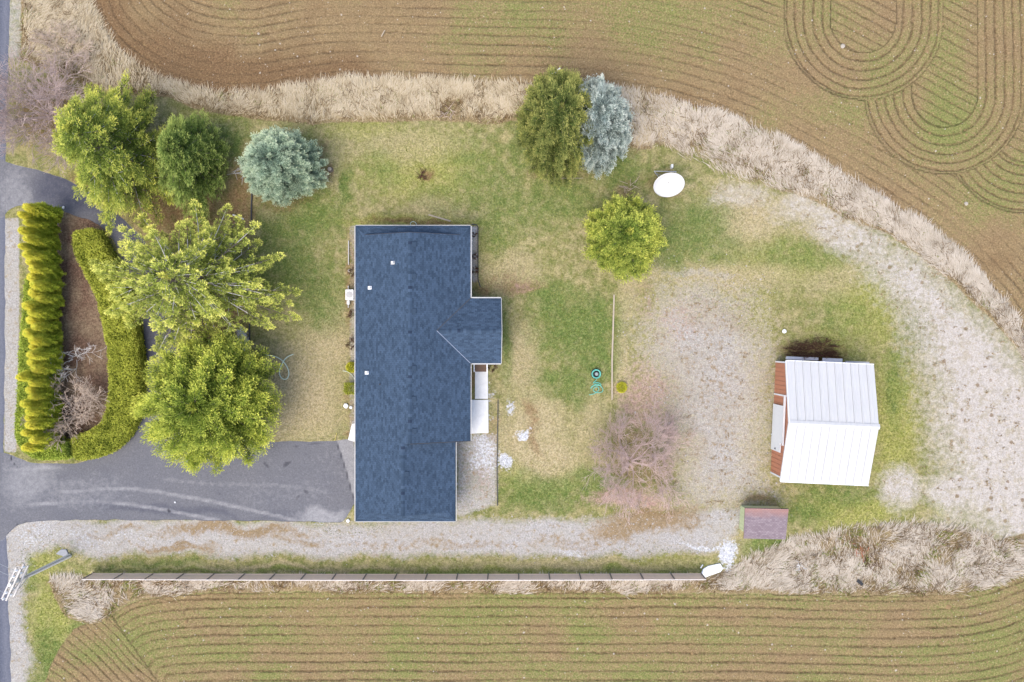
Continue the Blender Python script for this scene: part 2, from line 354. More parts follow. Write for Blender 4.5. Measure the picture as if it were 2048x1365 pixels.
crack = mx(streak([(672,882),(690,935),(703,985),(711,1008)], 3.2, .75), streak([(540,893),(570,900),(610,889),(660,886)], 2.7, .6), streak([(437,890),(440,945),(438,1010)], 2.7, .4), streak([(612,890),(612,960),(614,1000)], 2.7, .5), streak([(612,995),(650,994),(680,1000),(690,960),(655,950)], 2.7, .4),
           streak([(300,882),(380,884),(460,880)], 2.7, .6), streak([(355,900),(353,960),(358,1042)], 2.7, .3), streak([(470,925),(445,950),(440,960)], 2.7, .5), streak([(14,895),(24,925),(34,935)], 2.7, .9), streak([(12,1072),(30,1050),(60,1041)], 2.4, .8), streak([(9,330),(10,440)], 2.0, .4))
crack = mx(crack, ell(530,930,5,6,.55), ell(575,918,10,5,.6), ell(614,991,6,5,.55), ell(598,1000,6,4,.5), ell(432,998,4,3,.55), ell(340,1018,5,4,.8))
# wheel polish on the public road
dust = np.where(drive_sd < 0, np.maximum(dust, np.clip(.55 - np.abs(road_sd - 8) / 22, 0, 1)), dust)

# amounts of young green in the fields
fgreen = np.where(dS > 0, .52 + (fbm(PX, PY*2.2, 90, 70) - .5) * 1.3, .27 + (fbm(PX, PY, 120, 74) - .5) * 1.4)
fgreen = fgreen + np.where(dN > 0, np.clip((PX - 500) / 1500, -.25, .25) - np.clip(1 - rawN / 110, 0, 1) * .6 - np.clip(1 - PX/700, 0, 1)*.25, 0)
fgreen = fgreen + np.where((dS > 0), np.clip(1 - np.abs(PX - 620) / 700, 0, 1) * .15 - np.where(lineB < 0, .12, 0), 0)

# relief
gz = -0.05 + (fbm(GX, GY, 1.3, 80, 3) - .5) * .05
gr = np.abs((row % 1.0) - .5); groove = np.clip(1 - gr / .16, 0, 1)
infield = np.clip(field_sd / 6, 0, 1)
gz = gz + infield * (-.07 * groove * rowk + .03 + (fbm(GX, GY, .45, 90, 3) - .5) * .07)
gz = np.where(asph > -3, -0.03, gz) + np.clip(np.maximum(vN, vS) - .5, 0, .5) * .12 * (asph < -3)

ATT = {'ma': np.stack([grn, tan, palm, grv], -1), 'mb': np.stack([brn_shade, mls, wht, mos], -1),
       'mc': np.stack([red, asph * .02 + .5, drive_sd * .02 + .5, field_sd * .02 + .5], -1),
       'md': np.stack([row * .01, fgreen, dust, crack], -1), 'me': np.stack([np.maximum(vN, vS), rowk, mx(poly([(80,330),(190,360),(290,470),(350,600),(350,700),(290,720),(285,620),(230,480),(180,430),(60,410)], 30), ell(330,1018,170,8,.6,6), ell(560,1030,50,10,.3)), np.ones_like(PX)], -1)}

# --- ground material
t = NT('ground_cover'); p = t.pos()
a_, b_, c_, d_, e_ = (t.attr(k) for k in ('ma', 'mb', 'mc', 'md', 'me'))
A = list(t.sep(a_.outputs['Color'])[:3]) + [a_.outputs['Alpha']]; B = list(t.sep(b_.outputs['Color'])[:3]) + [b_.outputs['Alpha']]
Cc = list(t.sep(c_.outputs['Color'])[:3]) + [c_.outputs['Alpha']]; D = list(t.sep(d_.outputs['Color'])[:3]) + [d_.outputs['Alpha']]
E = list(t.sep(e_.outputs['Color'])[:3])
n1 = t.noise(p, .45, 4); n2 = t.noise(p, 2.6, 6, .65); n3 = t.noise(p, 7.5, 4, .75); n4 = t.noise(p, 5.5, 3, .6); n5 = t.noise(p, 9, 3, .8)
vor = t.voro(p, 16, 'F1', 1); vd = t.voro(p, 16, 'F1', 0)
n6 = t.noise(p, 1.2, 3, .6); n26 = t.math('MULTIPLY_ADD', n6, .6, t.math('MULTIPLY', n2, .4))
def fac(v, amt=.8, n=n2, lo=.36, hi=.62):
    return t.rng(t.math('MULTIPLY_ADD', t.math('SUBTRACT', n, .5), amt, v), lo, hi)
lawn = t.mix(t.rng(n2, .36, .66), C(140, 140, 82), C(198, 184, 142))
lawn = t.mix(t.rng(n1, .35, .65, 0, .7), lawn, C(150, 148, 90))
lawn = t.mix(t.rng(n6, .5, .64, 0, .6), lawn, C(112, 126, 60)); lawn = t.mix(t.rng(n6, .47, .36, 0, .6), lawn, C(196, 182, 134))
lawn = t.mix(fac(B[3], 2.0, n26, .1, .9), lawn, t.mix(t.rng(n4, .35, .65), C(146, 152, 70), C(194, 190, 114)))
lawn = t.mix(fac(A[1], 2.0, n26, .1, .9), lawn, t.mix(t.rng(n4, .3, .7), C(184, 166, 124), C(212, 196, 158)))
lawn = t.mix(t.math('MULTIPLY', fac(A[0], 2.0, n26, .1, 1.0), .92), lawn, t.mix(t.rng(n4, .35, .65), C(90, 118, 54), C(138, 154, 86)))
lawn = t.mix(t.math('MULTIPLY', t.rng(n3, .56, .72), .55), lawn, C(214, 202, 152))
lawn = t.mix(t.math('MULTIPLY', t.rng(n3, .44, .30), .5), lawn, C(84, 96, 44))
palec = t.mix(t.rng(n2, .35, .68), C(205, 196, 185), C(219, 211, 202)); palec = t.mix(t.rng(n6, .52, .64, 0, .5), palec, C(192, 180, 152))
palec = t.mix(t.math('MULTIPLY', t.rng(n4, .6, .72), .6), palec, C(176, 154, 116))
palec = t.mix(t.math('MULTIPLY', t.rng(t.math('MULTIPLY_ADD', n3, .25, t.voro(p, .9, 'F1', 0)), .30, .24), .8), palec, C(150, 126, 100))
lawn = t.mix(fac(A[2], 1.1, n2, .2, 1.0), lawn, palec)
straw = t.mix(t.rng(n3, .35, .65), C(138, 118, 84), C(190, 170, 134)); straw = t.mix(t.rng(n2, .5, .7, 0, .6), straw, C(134, 130, 74))
lawn = t.mix(fac(E[0], .5), lawn, straw)
dirt_shade = t.mix(t.rng(n3, .3, .7), C(118, 92, 62), C(178, 146, 108))  # soil brown, also the colour of the painted shade patches
lawn = t.mix(fac(B[0], 1.6, n2, .25, 1.1), lawn, dirt_shade)
pink = t.mix(t.rng(n3, .3, .7), C(176, 140, 128), C(216, 186, 172))
lawn = t.mix(fac(Cc[0], 1.3, n2, .36, .9), lawn, pink)
grav = t.mix(vor, C(166, 164, 162), C(228, 226, 224)); gs = t.sep(vor)
grav = t.mix(gs[0], C(178, 174, 170), C(216, 212, 207)); grav = t.mix(t.rng(n1, .35, .65, 0, .75), grav, C(194, 188, 176))
grav = t.mix(t.math('MULTIPLY', t.rng(n2, .54, .68), .75), grav, C(172, 150, 112))
grav = t.mix(fac(B[0], 1.9, n2, .28, .95), grav, t.mix(.35, dirt_shade, C(196, 182, 150)))
grav = t.mix(fac(Cc[0], 1.4, n4, .4, .9), grav, pink)
lawn = t.mix(fac(A[3], 1.3, n2, .28, .8), lawn, grav)
wh = t.mix(gs[1], C(196, 198, 204), C(246, 247, 250))
lawn = t.mix(fac(B[2], 1.5, n4, .36, .7), lawn, wh)
mul = t.mix(t.rng(n3, .3, .7), C(92, 66, 54), C(160, 132, 112)); mul = t.mix(t.rng(n1, .4, .62), mul, t.mix(t.rng(n3, .3, .7), C(130, 108, 86), C(182, 162, 134)))
lawn = t.mix(fac(B[1], .6), lawn, mul)
# tilled soil with drill rows
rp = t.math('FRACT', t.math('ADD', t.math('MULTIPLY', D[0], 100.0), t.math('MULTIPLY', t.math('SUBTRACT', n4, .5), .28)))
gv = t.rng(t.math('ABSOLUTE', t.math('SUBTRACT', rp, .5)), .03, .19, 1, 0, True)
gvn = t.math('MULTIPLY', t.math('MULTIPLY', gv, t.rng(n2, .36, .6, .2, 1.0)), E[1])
soil = t.mix(t.rng(n3, .3, .7), C(136, 112, 80), C(182, 158, 120))
soil = t.mix(t.rng(n1, .35, .7, 0, .5), soil, C(168, 146, 106))
soil = t.mix(t.math('MULTIPLY', D[0] if False else t.rng(D[1], .1, -.35), .8), soil, t.mix(t.rng(n3, .3, .7), C(112, 86, 60), C(154, 124, 92)))
spr = t.mix(t.rng(n3, .35, .65), C(136, 130, 78), C(184, 172, 118))
soil = t.mix(t.math('MULTIPLY', fac(D[1], 1.3, n2, .2, .95), .85), soil, spr)
soil = t.mix(t.math('MULTIPLY', t.rng(t.math('MULTIPLY_ADD', D[1], .35, n4), .66, .84), .6), soil, C(126, 142, 74))
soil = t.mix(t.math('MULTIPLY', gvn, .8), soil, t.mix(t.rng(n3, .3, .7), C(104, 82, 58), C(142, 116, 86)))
soil = t.mix(t.math('MULTIPLY', t.rng(n5, .66, .74), .6), soil, C(222, 204, 170))
ff = t.rng(t.math('MULTIPLY_ADD', t.math('SUBTRACT', n3, .5), .12, Cc[3]), .47, .53)
# worn asphalt
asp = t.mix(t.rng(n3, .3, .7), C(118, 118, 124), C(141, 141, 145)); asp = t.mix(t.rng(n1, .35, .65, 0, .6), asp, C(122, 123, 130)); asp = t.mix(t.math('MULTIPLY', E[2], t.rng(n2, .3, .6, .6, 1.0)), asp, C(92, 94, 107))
asp = t.mix(t.math('MULTIPLY', fac(D[2], 1.0, n2, .2, 1.0), .85), asp, t.mix(n3, C(168, 168, 172), C(206, 204, 202)))
asp = t.mix(t.math('MULTIPLY', t.rng(n3, .62, .72), .3), asp, C(196, 196, 198))
road = t.mix(t.rng(n3, .3, .7), C(92, 97, 112), C(122, 126, 140)); road = t.mix(t.math('MULTIPLY', D[2], .8), road, C(150, 152, 162))
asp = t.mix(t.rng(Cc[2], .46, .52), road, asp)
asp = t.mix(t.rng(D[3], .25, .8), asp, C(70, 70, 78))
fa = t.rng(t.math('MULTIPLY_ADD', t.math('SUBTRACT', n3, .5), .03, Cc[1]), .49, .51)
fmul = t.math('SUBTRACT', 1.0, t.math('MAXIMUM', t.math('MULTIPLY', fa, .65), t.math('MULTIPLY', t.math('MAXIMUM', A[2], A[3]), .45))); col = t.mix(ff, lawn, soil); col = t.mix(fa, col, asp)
fine = t.rng(n5, .28, .72, .5, 1.5); cf = t.n.new('ShaderNodeCombineColor'); [t.L(fine, cf.inputs[i]) for i in range(3)]
col = t.mix(fmul, col, cf.outputs[0], 'MULTIPLY')
hgt = t.math('ADD', t.math('MULTIPLY', n3, .7), t.math('MULTIPLY', n5, .5))
hgt = t.math('SUBTRACT', hgt, t.math('MULTIPLY', t.math('MULTIPLY', gvn, ff), 1.3))
hgt = t.math('MULTIPLY', hgt, t.math('SUBTRACT', 1.0, t.math('MULTIPLY', fa, .8)))
t.bsdf(col, .95, .1, t.bump(hgt, 0.9, .07))
M_GROUND = t.m

# --- cut the sheet by kind of surface
vid = np.arange(NXg * NYg).reshape(NYg, NXg)
quads = np.stack([vid[:-1, :-1], vid[:-1, 1:], vid[1:, 1:], vid[1:, :-1]], -1).reshape(-1, 4)
fc = lambda a: (.25 * (a[:-1, :-1] + a[:-1, 1:] + a[1:, 1:] + a[1:, :-1])).ravel()
cls = np.zeros(len(quads), int)
f_drive, f_road, f_dn, f_ds = fc(drive_sd), fc(road_sd), fc(dN), fc(dS)
cls[fc(grv) > .5] = 1; cls[(fc(grv) > .5) & (fc(PX) > 1150) & (fc(PY) < 1030)] = 2
cls[fc(mls) > .5] = 3; cls[fc(palm) > .6] = 4; cls[fc(np.maximum(vN, vS)) > .5] = 5
cls[f_dn > 0] = 6; cls[f_ds > 0] = 7; cls[f_drive > 0] = 8; cls[(f_road > 0) & (f_drive <= 0)] = 9
VV = np.stack([GX, GY, gz], -1).reshape(-1, 3)
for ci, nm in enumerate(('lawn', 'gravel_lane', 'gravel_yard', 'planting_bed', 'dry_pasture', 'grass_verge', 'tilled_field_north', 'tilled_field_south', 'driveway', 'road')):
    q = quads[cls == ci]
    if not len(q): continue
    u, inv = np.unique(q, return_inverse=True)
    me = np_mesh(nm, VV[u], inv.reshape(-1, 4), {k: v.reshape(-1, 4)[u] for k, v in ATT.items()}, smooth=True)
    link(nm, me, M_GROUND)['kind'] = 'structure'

# far ground out to the horizon
t = NT('far_fields'); p = t.pos(); n = t.noise(p, .02, 4); n_ = t.noise(p, 1.5, 5)
t.bsdf(t.mix(n_, t.mix(n, C(150, 126, 88), C(150, 146, 88)), C(184, 160, 120)), .95, .1); M_FAR = t.m
mb = MB()
for x0, x1, y0, y1 in ((-3000, -46.15, -3000, 3000), (46.15, 3000, -3000, 3000), (-46.15, 46.15, 32.35, 3000), (-46.15, 46.15, -3000, -32.35)):
    mb.add([(x0, y0, -.06), (x1, y0, -.06), (x1, y1, -.06), (x0, y1, -.06)], [(0, 1, 2, 3)])
mb.build('ground', M_FAR)['kind'] = 'structure'

# ------------------------------------------------------------------ materials for built things
t = NT('shingles'); uvn = t.n.new('ShaderNodeUVMap'); uvn.uv_map = 'UVMap'
br = t.n.new('ShaderNodeTexBrick'); t.L(uvn.outputs[0], br.inputs['Vector'])
br.offset = .5; br.inputs['Scale'].default_value = 1; br.inputs['Brick Width'].default_value = .30; br.inputs['Row Height'].default_value = .16
br.inputs['Mortar Size'].default_value = .008; br.inputs['Color1'].default_value = (0, 0, 0, 1); br.inputs['Color2'].default_value = (1, 1, 1, 1); br.inputs['Mortar'].default_value = (0.1, .1, .1, 1)
n = t.noise(uvn.outputs[0], 1.4, 4); nf = t.noise(uvn.outputs[0], 11, 3)
sh = t.mix(t.sep(br.outputs[0])[0], C(58, 76, 96), C(82, 103, 128)); sh = t.mix(t.rng(n, .3, .7, 0, .25), sh, C(67, 87, 110))
sh = t.mix(t.math('MULTIPLY', t.rng(nf, .55, .72), .45), sh, C(112, 132, 156)); sh = t.mix(t.math('MULTIPLY', br.outputs['Fac'], .6), sh, C(44, 55, 78))
t.bsdf(sh, .9, .2, t.bump(nf, .4, .01)); M_SHING = t.m
t = NT('faded_shingles'); uvn = t.n.new('ShaderNodeUVMap'); uvn.uv_map = 'UVMap'
br = t.n.new('ShaderNodeTexBrick'); t.L(uvn.outputs[0], br.inputs['Vector'])
br.inputs['Scale'].default_value = 1; br.inputs['Brick Width'].default_value = .22; br.inputs['Row Height'].default_value = .14; br.inputs['Mortar Size'].default_value = .008
br.inputs['Color1'].default_value = (0, 0, 0, 1); br.inputs['Color2'].default_value = (1, 1, 1, 1)
n = t.noise(uvn.outputs[0], .9, 4); sx = t.n.new('ShaderNodeSeparateXYZ'); t.L(uvn.outputs[0], sx.inputs[0])
sh = t.mix(t.sep(br.outputs[0])[0], C(158, 140, 146), C(184, 168, 172))
sh = t.mix(t.rng(t.math('MULTIPLY_ADD', n, 1.2, sx.outputs[1]), 1.55, .75, 0, .75), sh, C(206, 158, 144)); sh = t.mix(t.math('MULTIPLY', br.outputs['Fac'], .5), sh, C(112, 92, 100))
t.bsdf(sh, .9, .2); M_SHED = t.m
M_WHITE = plain('white_paint', (.72, .73, .74, 1), .55, .3, .06); M_FASCIA = plain('white_trim', (.42, .42, .41, 1), .6, .3, .1)
M_WALL = plain('grey_siding', C(150, 156, 166), .7, .2, .1); M_GALV = plain('white_roof_metal', (.5, .5, .5, 1), .45, .4, .09, 1.3, .05, 0, (3, .35, 1))
M_RED = plain('red_brown_siding', C(190, 130, 102, .95), .6, .3, .12, 3); M_GREENW = plain('pale_green_siding', C(206, 214, 170, .95), .75, .2, .12)
M_CONC = plain('concrete', (.7, .7, .69, 1), .9, .2, .14, 2.2, .3); M_WOOD = plain('deck_wood', C(140, 116, 100), .8, .2, .25, 4, .3, 0, (6, 1, 1))
M_FENCE = plain('fence_board', (.9, .68, .54, 1), .75, .2, .12, 2.5); M_POLE = plain('weathered_pole_wood', C(206, 200, 194, .95), .85, .15, .2, 5)
M_DARK = plain('dark_rubber', (.03, .032, .036, 1), .7, .3, .2); M_STEEL = plain('galvanised_steel', (.4, .41, .42, 1), .45, .5, .15, 8, .1, .6)
M_HOSE = plain('pale_green_hose', C(206, 222, 204, .85), .5, .4, .1); M_TEAL = plain('teal_hose', C(104, 190, 172, .9), .5, .4, .1)
M_STICK = plain('dry_wood', C(206, 192, 170), .85, .15, .25, 8); M_STONE = plain('field_stone', C(206, 196, 180), .9, .2, .3, 8); M_DISH = plain('dish_paint', (.66, .66, .655, 1), .5, .35, .03)
M_BARK = plain('grey_bark', C(150, 138, 128), .95, .1, .3, 6, .6); M_TWIGW = plain('pale_dead_branch', (.62, .6, .58, 1), .9, .1, .15); M_TWIGP = plain('pinkish_twig', C(202, 178, 170, .9), .9, .1, .25, 2)
M_TWIGG = plain('grey_brown_twig', C(194, 174, 168, .9), .9, .1, .25, 2); M_TWIGB = plain('red_brown_weed', C(116, 86, 70), .95, .1, .35, 3); M_TWIGT = plain('tan_twig', C(212, 192, 174, .85), .9, .1, .25, 2)
M_ORANGE = plain('orange_plastic', C(206, 120, 84), .6, .3, .15); M_SIDELINE = plain('dark_edging', (.06, .06, .065, 1), .8, .2, .2)
LK = 1.75
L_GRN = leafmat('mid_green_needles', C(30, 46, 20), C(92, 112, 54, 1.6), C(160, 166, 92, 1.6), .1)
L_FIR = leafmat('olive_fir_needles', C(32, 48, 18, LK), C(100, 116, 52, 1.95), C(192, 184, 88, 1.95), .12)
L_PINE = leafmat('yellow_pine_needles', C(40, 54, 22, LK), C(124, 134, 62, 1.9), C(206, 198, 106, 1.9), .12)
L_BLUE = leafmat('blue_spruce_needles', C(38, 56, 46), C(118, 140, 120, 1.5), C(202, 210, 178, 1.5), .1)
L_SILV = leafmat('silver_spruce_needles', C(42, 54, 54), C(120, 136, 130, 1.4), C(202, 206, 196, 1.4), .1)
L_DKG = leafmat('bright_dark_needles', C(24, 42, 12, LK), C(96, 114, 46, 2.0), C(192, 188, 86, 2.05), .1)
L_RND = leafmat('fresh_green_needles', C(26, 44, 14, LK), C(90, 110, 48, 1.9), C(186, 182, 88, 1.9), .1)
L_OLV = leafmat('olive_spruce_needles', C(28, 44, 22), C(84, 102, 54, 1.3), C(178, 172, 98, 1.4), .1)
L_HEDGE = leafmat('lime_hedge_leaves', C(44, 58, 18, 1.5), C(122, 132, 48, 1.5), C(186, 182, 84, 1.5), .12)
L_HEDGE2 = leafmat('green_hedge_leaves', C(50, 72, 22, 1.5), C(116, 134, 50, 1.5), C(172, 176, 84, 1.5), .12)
L_ARB = leafmat('bronzed_arborvitae', C(98, 114, 38, 2.4), C(134, 144, 54, 2.4), C(166, 156, 66, 2.4), .45)
L_BOX = leafmat('boxwood_leaves', C(70, 80, 20, LK), C(146, 148, 44, LK), C(196, 186, 76, LK), .2)
L_WEED = leafmat('brown_weed', C(136, 116, 90, .8), C(166, 146, 114, .8), C(192, 174, 140, .8), .2)
L_WEED2 = leafmat('broken_stalk', C(84, 66, 46, .7), C(136, 112, 82, .7), C(176, 152, 116, .7), .15)
L_DRY = leafmat('dry_grass', C(126, 104, 74, .8), C(200, 182, 146, .8), C(246, 234, 210, .85), .2)
L_PALE = leafmat('bleached_grass', C(130, 114, 92, .8), C(202, 188, 166, .8), C(246, 238, 226, .85), .2)
L_GRASS = leafmat('green_grass', C(78, 94, 42, .85), C(128, 136, 66, .85), C(176, 172, 100, .85), .2)

M_VALLEY = plain('valley_metal', C(150, 164, 186), .5)
# ------------------------------------------------------------------ house
def shingle_slope(A_, B_, C_, D_, name, mat, parent, base, expo=.15, lift=.014, u0=0.0):
    """stepped shingle courses from eave A-B up to ridge D-C"""
    A_, B_, C_, D_ = (Vector(q) - Vector(base) for q in (A_, B_, C_, D_))
    n = max(2, int(round(((A_ - D_).length + (B_ - C_).length) / 2 / expo))); ed = (B_ - A_).normalized()
    nrm = (B_ - A_).cross(D_ - A_).normalized(); vs, fs, uv = [], [], []
    sl = (D_ - A_) - ed * (D_ - A_).dot(ed); sl.normalize()
    for i in range(n):
        a, b = i / n, (i + 1) / n
        p0, p1 = A_.lerp(D_, a), B_.lerp(C_, a); q0, q1 = A_.lerp(D_, b), B_.lerp(C_, b); o = len(vs)
        vs += [p0, p1, p1 + nrm * lift, p0 + nrm * lift, q1, q0]
        fs += [(o, o+1, o+2, o+3), (o+3, o+2, o+4, o+5)]
        for w, vv in ((p0, i), (p1, i), (p1, i + .08), (p0, i + .08), (q1, i + .97), (q0, i + .97)): uv.append(((w - A_).dot(ed) + u0, vv * .16))
    # underside and edges
    th = -nrm * .09; o = len(vs)
    vs += [A_, B_, C_, D_, A_ + th, B_ + th, C_ + th, D_ + th]; fs += [(o+4, o+7, o+6, o+5), (o, o+4, o+5, o+1), (o+1, o+5, o+6, o+2), (o+3, o+7, o+4, o), (o+2, o+6, o+7, o+3)]
    uv += [(0, 0)] * 8
    me = bpy.data.meshes.new(name); me.from_pydata([tuple(v) for v in vs], [], fs); me.update()
    ul = me.uv_layers.new(name='UVMap')
    for l in me.loops: ul.data[l.index].uv = uv[l.vertex_index]
    return link(name, me, mat, parent)

EH, PITCH = 2.6, .386
xL, xR, yN, yM, yS, xG = -11.98, -3.18, 8.82, -7.63, -13.80, -4.32
xm, xg = (xL + xR) / 2, (xL + xG) / 2; RM = EH + (xR - xm) * PITCH; RG = EH + (xG - xg) * PITCH
HB = Vector((xm, (yN + yS) / 2, 0)); SK = 1.0
house = thing('house', 'long single-storey house with blue-grey shingle roof and small side gable', 'house', HB)
wm = MB(); wi = .5
wm.box(xL+wi, xR-wi, yM+.15, yN-wi, -.2, EH); wm.box(xL+wi+.01, xG-wi, yS+wi, yM+.2, -.2, EH-.01); wm.box(xR-wi-.1, -1.35, -1.25, 2.8, -.2, EH-.02)
wm.add([(xL+SK, yN-SK, EH), (xR-SK, yN-SK, EH), (xm, yN-SK, RM-.06), (xL+SK, yN-SK-.1, EH), (xR-SK, yN-SK-.1, EH), (xm, yN-SK-.1, RM-.06)], [(0, 2, 1), (3, 4, 5)])
wm.add([(xL+.6, yM+.25, EH), (xR-.6, yM+.25, EH), (xm, yM+.25, RM-.08), (xL+.6, yM+.35, EH), (xR-.6, yM+.35, EH), (xm, yM+.35, RM-.08)], [(0, 1, 2), (3, 5, 4)])
wm.add([(xL+SK, yS+SK, EH), (xG-SK, yS+SK, EH), (xg, yS+SK, RG-.06), (xL+SK, yS+SK+.1, EH), (xG-SK, yS+SK+.1, EH), (xg, yS+SK+.1, RG-.06)], [(0, 1, 2), (3, 5, 4)])
yp0, yp1, ypm, xP = -1.70, 3.27, .785, -.84; RP = EH + (yp1 - ypm) * PITCH
wm.add([(-1.35, yp0+.4, EH), (-1.35, yp1-.4, EH), (-1.35, ypm, RP-.1), (-1.45, yp0+.4, EH), (-1.45, yp1-.4, EH), (-1.45, ypm, RP-.1)], [(0, 1, 2), (3, 5, 4)])
wm.build('wall', M_WALL, house, off=HB)
sk_z = EH + SK * PITCH
Z = lambda x, e: EH + abs(x - e) * PITCH
ro = link('roof', None, None, house)
def sl(a, b, c, d, nm='roof_slope', **k): return shingle_slope(a, b, c, d, nm, M_SHING, ro, HB, **k)
GN = yN - SK + .25                                # gable rake stands proud of the skirt
sl((xL, GN, EH), (xL, yM-.002, EH), (xm, yM, RM), (xm, GN, RM)); sl((xR, yM, EH), (xR, GN, EH), (xm, GN, RM), (xm, yM, RM))
# hip skirt under the north gable, with its two return corners
sl((xR, yN, EH), (xL, yN, EH), (xL+SK*1.3, yN-SK*1.3, EH+SK*1.3*PITCH), (xR-SK*1.3, yN-SK*1.3, EH+SK*1.3*PITCH), 'skirt_slope')
sl((xL, yN, EH), (xL, GN, EH), (xL+SK*.75, GN, EH+SK*.75*PITCH), (xL+.01, yN-.01, EH), 'corner_slope'); sl((xR, GN, EH), (xR, yN, EH), (xR-.01, yN-.01, EH), (xR-SK*.75, GN, EH+SK*.75*PITCH), 'corner_slope')
GS = yS + SK - .25
sl((xL+.003, yM+.3, EH-.012), (xL+.003, GS, EH-.012), (xg, GS, RG-.012), (xg, yM+.3, RG-.012)); sl((xG, GS, EH-.01), (xG, yM+.3, EH-.01), (xg, yM+.3, RG-.01), (xg, GS, RG-.01))
sl((xL, yS, EH-.01), (xG, yS, EH-.01), (xG-SK*1.3, yS+SK*1.3, EH-.01+SK*1.3*PITCH), (xL+SK*1.3, yS+SK*1.3, EH-.01+SK*1.3*PITCH), 'skirt_slope')
sl((xL, GS, EH-.01), (xL, yS, EH-.01), (xL+.01, yS+.01, EH-.01), (xL+SK*.75, GS, EH-.01+SK*.75*PITCH), 'corner_slope'); sl((xG, yS, EH-.01), (xG, GS, EH-.01), (xG-SK*.75, GS, EH-.01+SK*.75*PITCH), (xG-.01, yS+.01, EH-.01), 'corner_slope')
# side gable; its slopes run into the main slope along two valleys
xv = xR - (RP - EH) / PITCH
sl((xR, yp0, EH+.004), (xP, yp0, EH+.004), (xP+.06, ypm, RP+.004), (xv, ypm, RP+.004)); sl((xP, yp1, EH+.004), (xR, yp1, EH+.004), (xv, ypm, RP+.004), (xP+.06, ypm, RP+.004))
for p0, p1 in (((xR, yp0, EH+.03), (xv, ypm, RP+.03)), ((xR, yp1, EH+.03), (xv, ypm, RP+.03))):
    MB().beam(p0, p1, .05, .012).build('valley_flashing', M_VALLEY if p0[1] < 0 else M_SIDELINE, ro, off=HB)
def ridge(a, b, e):
    a, b = Vector(a), Vector(b); d = (b - a).normalized(); n = int((b - a).length / .22); sd_ = d.cross(Vector((0, 0, 1))).normalized() * .15
    m = MB()
    for i in range(n):
        p0 = a.lerp(b, i / n) + Vector((0, 0, .026)); p1 = a.lerp(b, (i + 1) / n) + Vector((0, 0, .02)); dn = Vector((0, 0, -.15 * PITCH))
        m.add([p0 + sd_ + dn, p0, p0 - sd_ + dn, p1 + sd_ + dn, p1, p1 - sd_ + dn], [(3, 4, 1, 0), (4, 5, 2, 1)])
    o = m.build('ridge_cap', M_SHING, ro, off=HB); o.data.uv_layers.new(name='UVMap')
    ul = o.data.uv_layers[0]
    for pi, pol in enumerate(o.data.polygons):
        for li in pol.loop_indices: ul.data[li].uv = (.17 + .34 * (pi // 2), .08)
ridge((xm, yM, RM), (xm, GN, RM), 0); ridge((xg, GS, RG), (xg, yM, RG), 0); ridge((xv, ypm, RP), (xP+.06, ypm, RP), 0)
# gutters and rake trim
gm = lambda a, b, w=.09, h=.11, nm='gutter', m=M_FASCIA: MB().beam(a, b, w, h).build(nm, m, house, off=HB)
gm((xL-.05, yN, EH-.09), (xL-.05, yS, EH-.09), .07); gm((xR+.05, yN, EH-.09), (xR+.05, yp1+.05, EH-.09)); gm((xR+.05, yp0-.05, EH-.09), (xR+.05, yM, EH-.09), .05)
gm((xG+.05, yM, EH-.1), (xG+.05, yS, EH-.1), .05); gm((xL, yN+.04, EH-.08), (xR, yN+.04, EH-.08), .06); gm((xL, yS-.04, EH-.09), (xG, yS-.04, EH-.09), .06)
gm((xR+.1, yp0-.05, EH-.05), (xP, yp0-.05, EH-.05), .09); gm((xR+.1, yp1+.05, EH-.05), (xP, yp1+.05, EH-.05), .09)
gm((xP+.03, yp0, EH-.06), (xP+.09, ypm, RP-.06), .04, .14, 'rake_board'); gm((xP+.09, ypm, RP-.062), (xP+.03, yp1, EH-.06), .04, .14, 'rake_board')
gm((xm, yM-.03, RM-.06), (xR, yM-.03, EH-.06), .04, .14, 'rake_board', M_SIDELINE); gm((xm, GN+.02, RM-.05), (xR-.8, GN+.02, EH+.25), .03, .1, 'rake_board', M_SIDELINE); gm((xm, GN+.02, RM-.052), (xL+.8, GN+.02, EH+.25), .03, .1, 'rake_board', M_SIDELINE)
# roof furniture
def surf(px, py):      # point of the main or garage roof under a photo pixel
    z = 3.4
    for _ in range(8):
        q = P(px, py, z)
        z = RM - abs(q.x - xm) * PITCH if q.y > yM else RG - abs(q.x - xg) * PITCH
    return P(px, py, z)
for px, py in ((828, 489), (828, 552), (828, 622), (828, 736), (828, 798), (829, 862), (813, 948)):
    q = surf(px, py); v = MB()
    v.add([(q.x-.16, q.y-.2, q.z+.02), (q.x+.16, q.y-.2, q.z-.12), (q.x+.16, q.y+.2, q.z-.12), (q.x-.16, q.y+.2, q.z+.02), (q.x-.13, q.y-.17, q.z+.13), (q.x+.17, q.y-.17, q.z+.03), (q.x+.17, q.y+.17, q.z+.03), (q.x-.13, q.y+.17, q.z+.13)],
          [(4, 5, 6, 7), (0, 1, 5, 4), (1, 2, 6, 5), (2, 3, 7, 6), (3, 0, 4, 7)])
    o = v.build('roof_vent', M_SHING, house, off=HB); ul = o.data.uv_layers.new(name='UVMap')
    for l in ul.data: l.uv = (.5, .08)
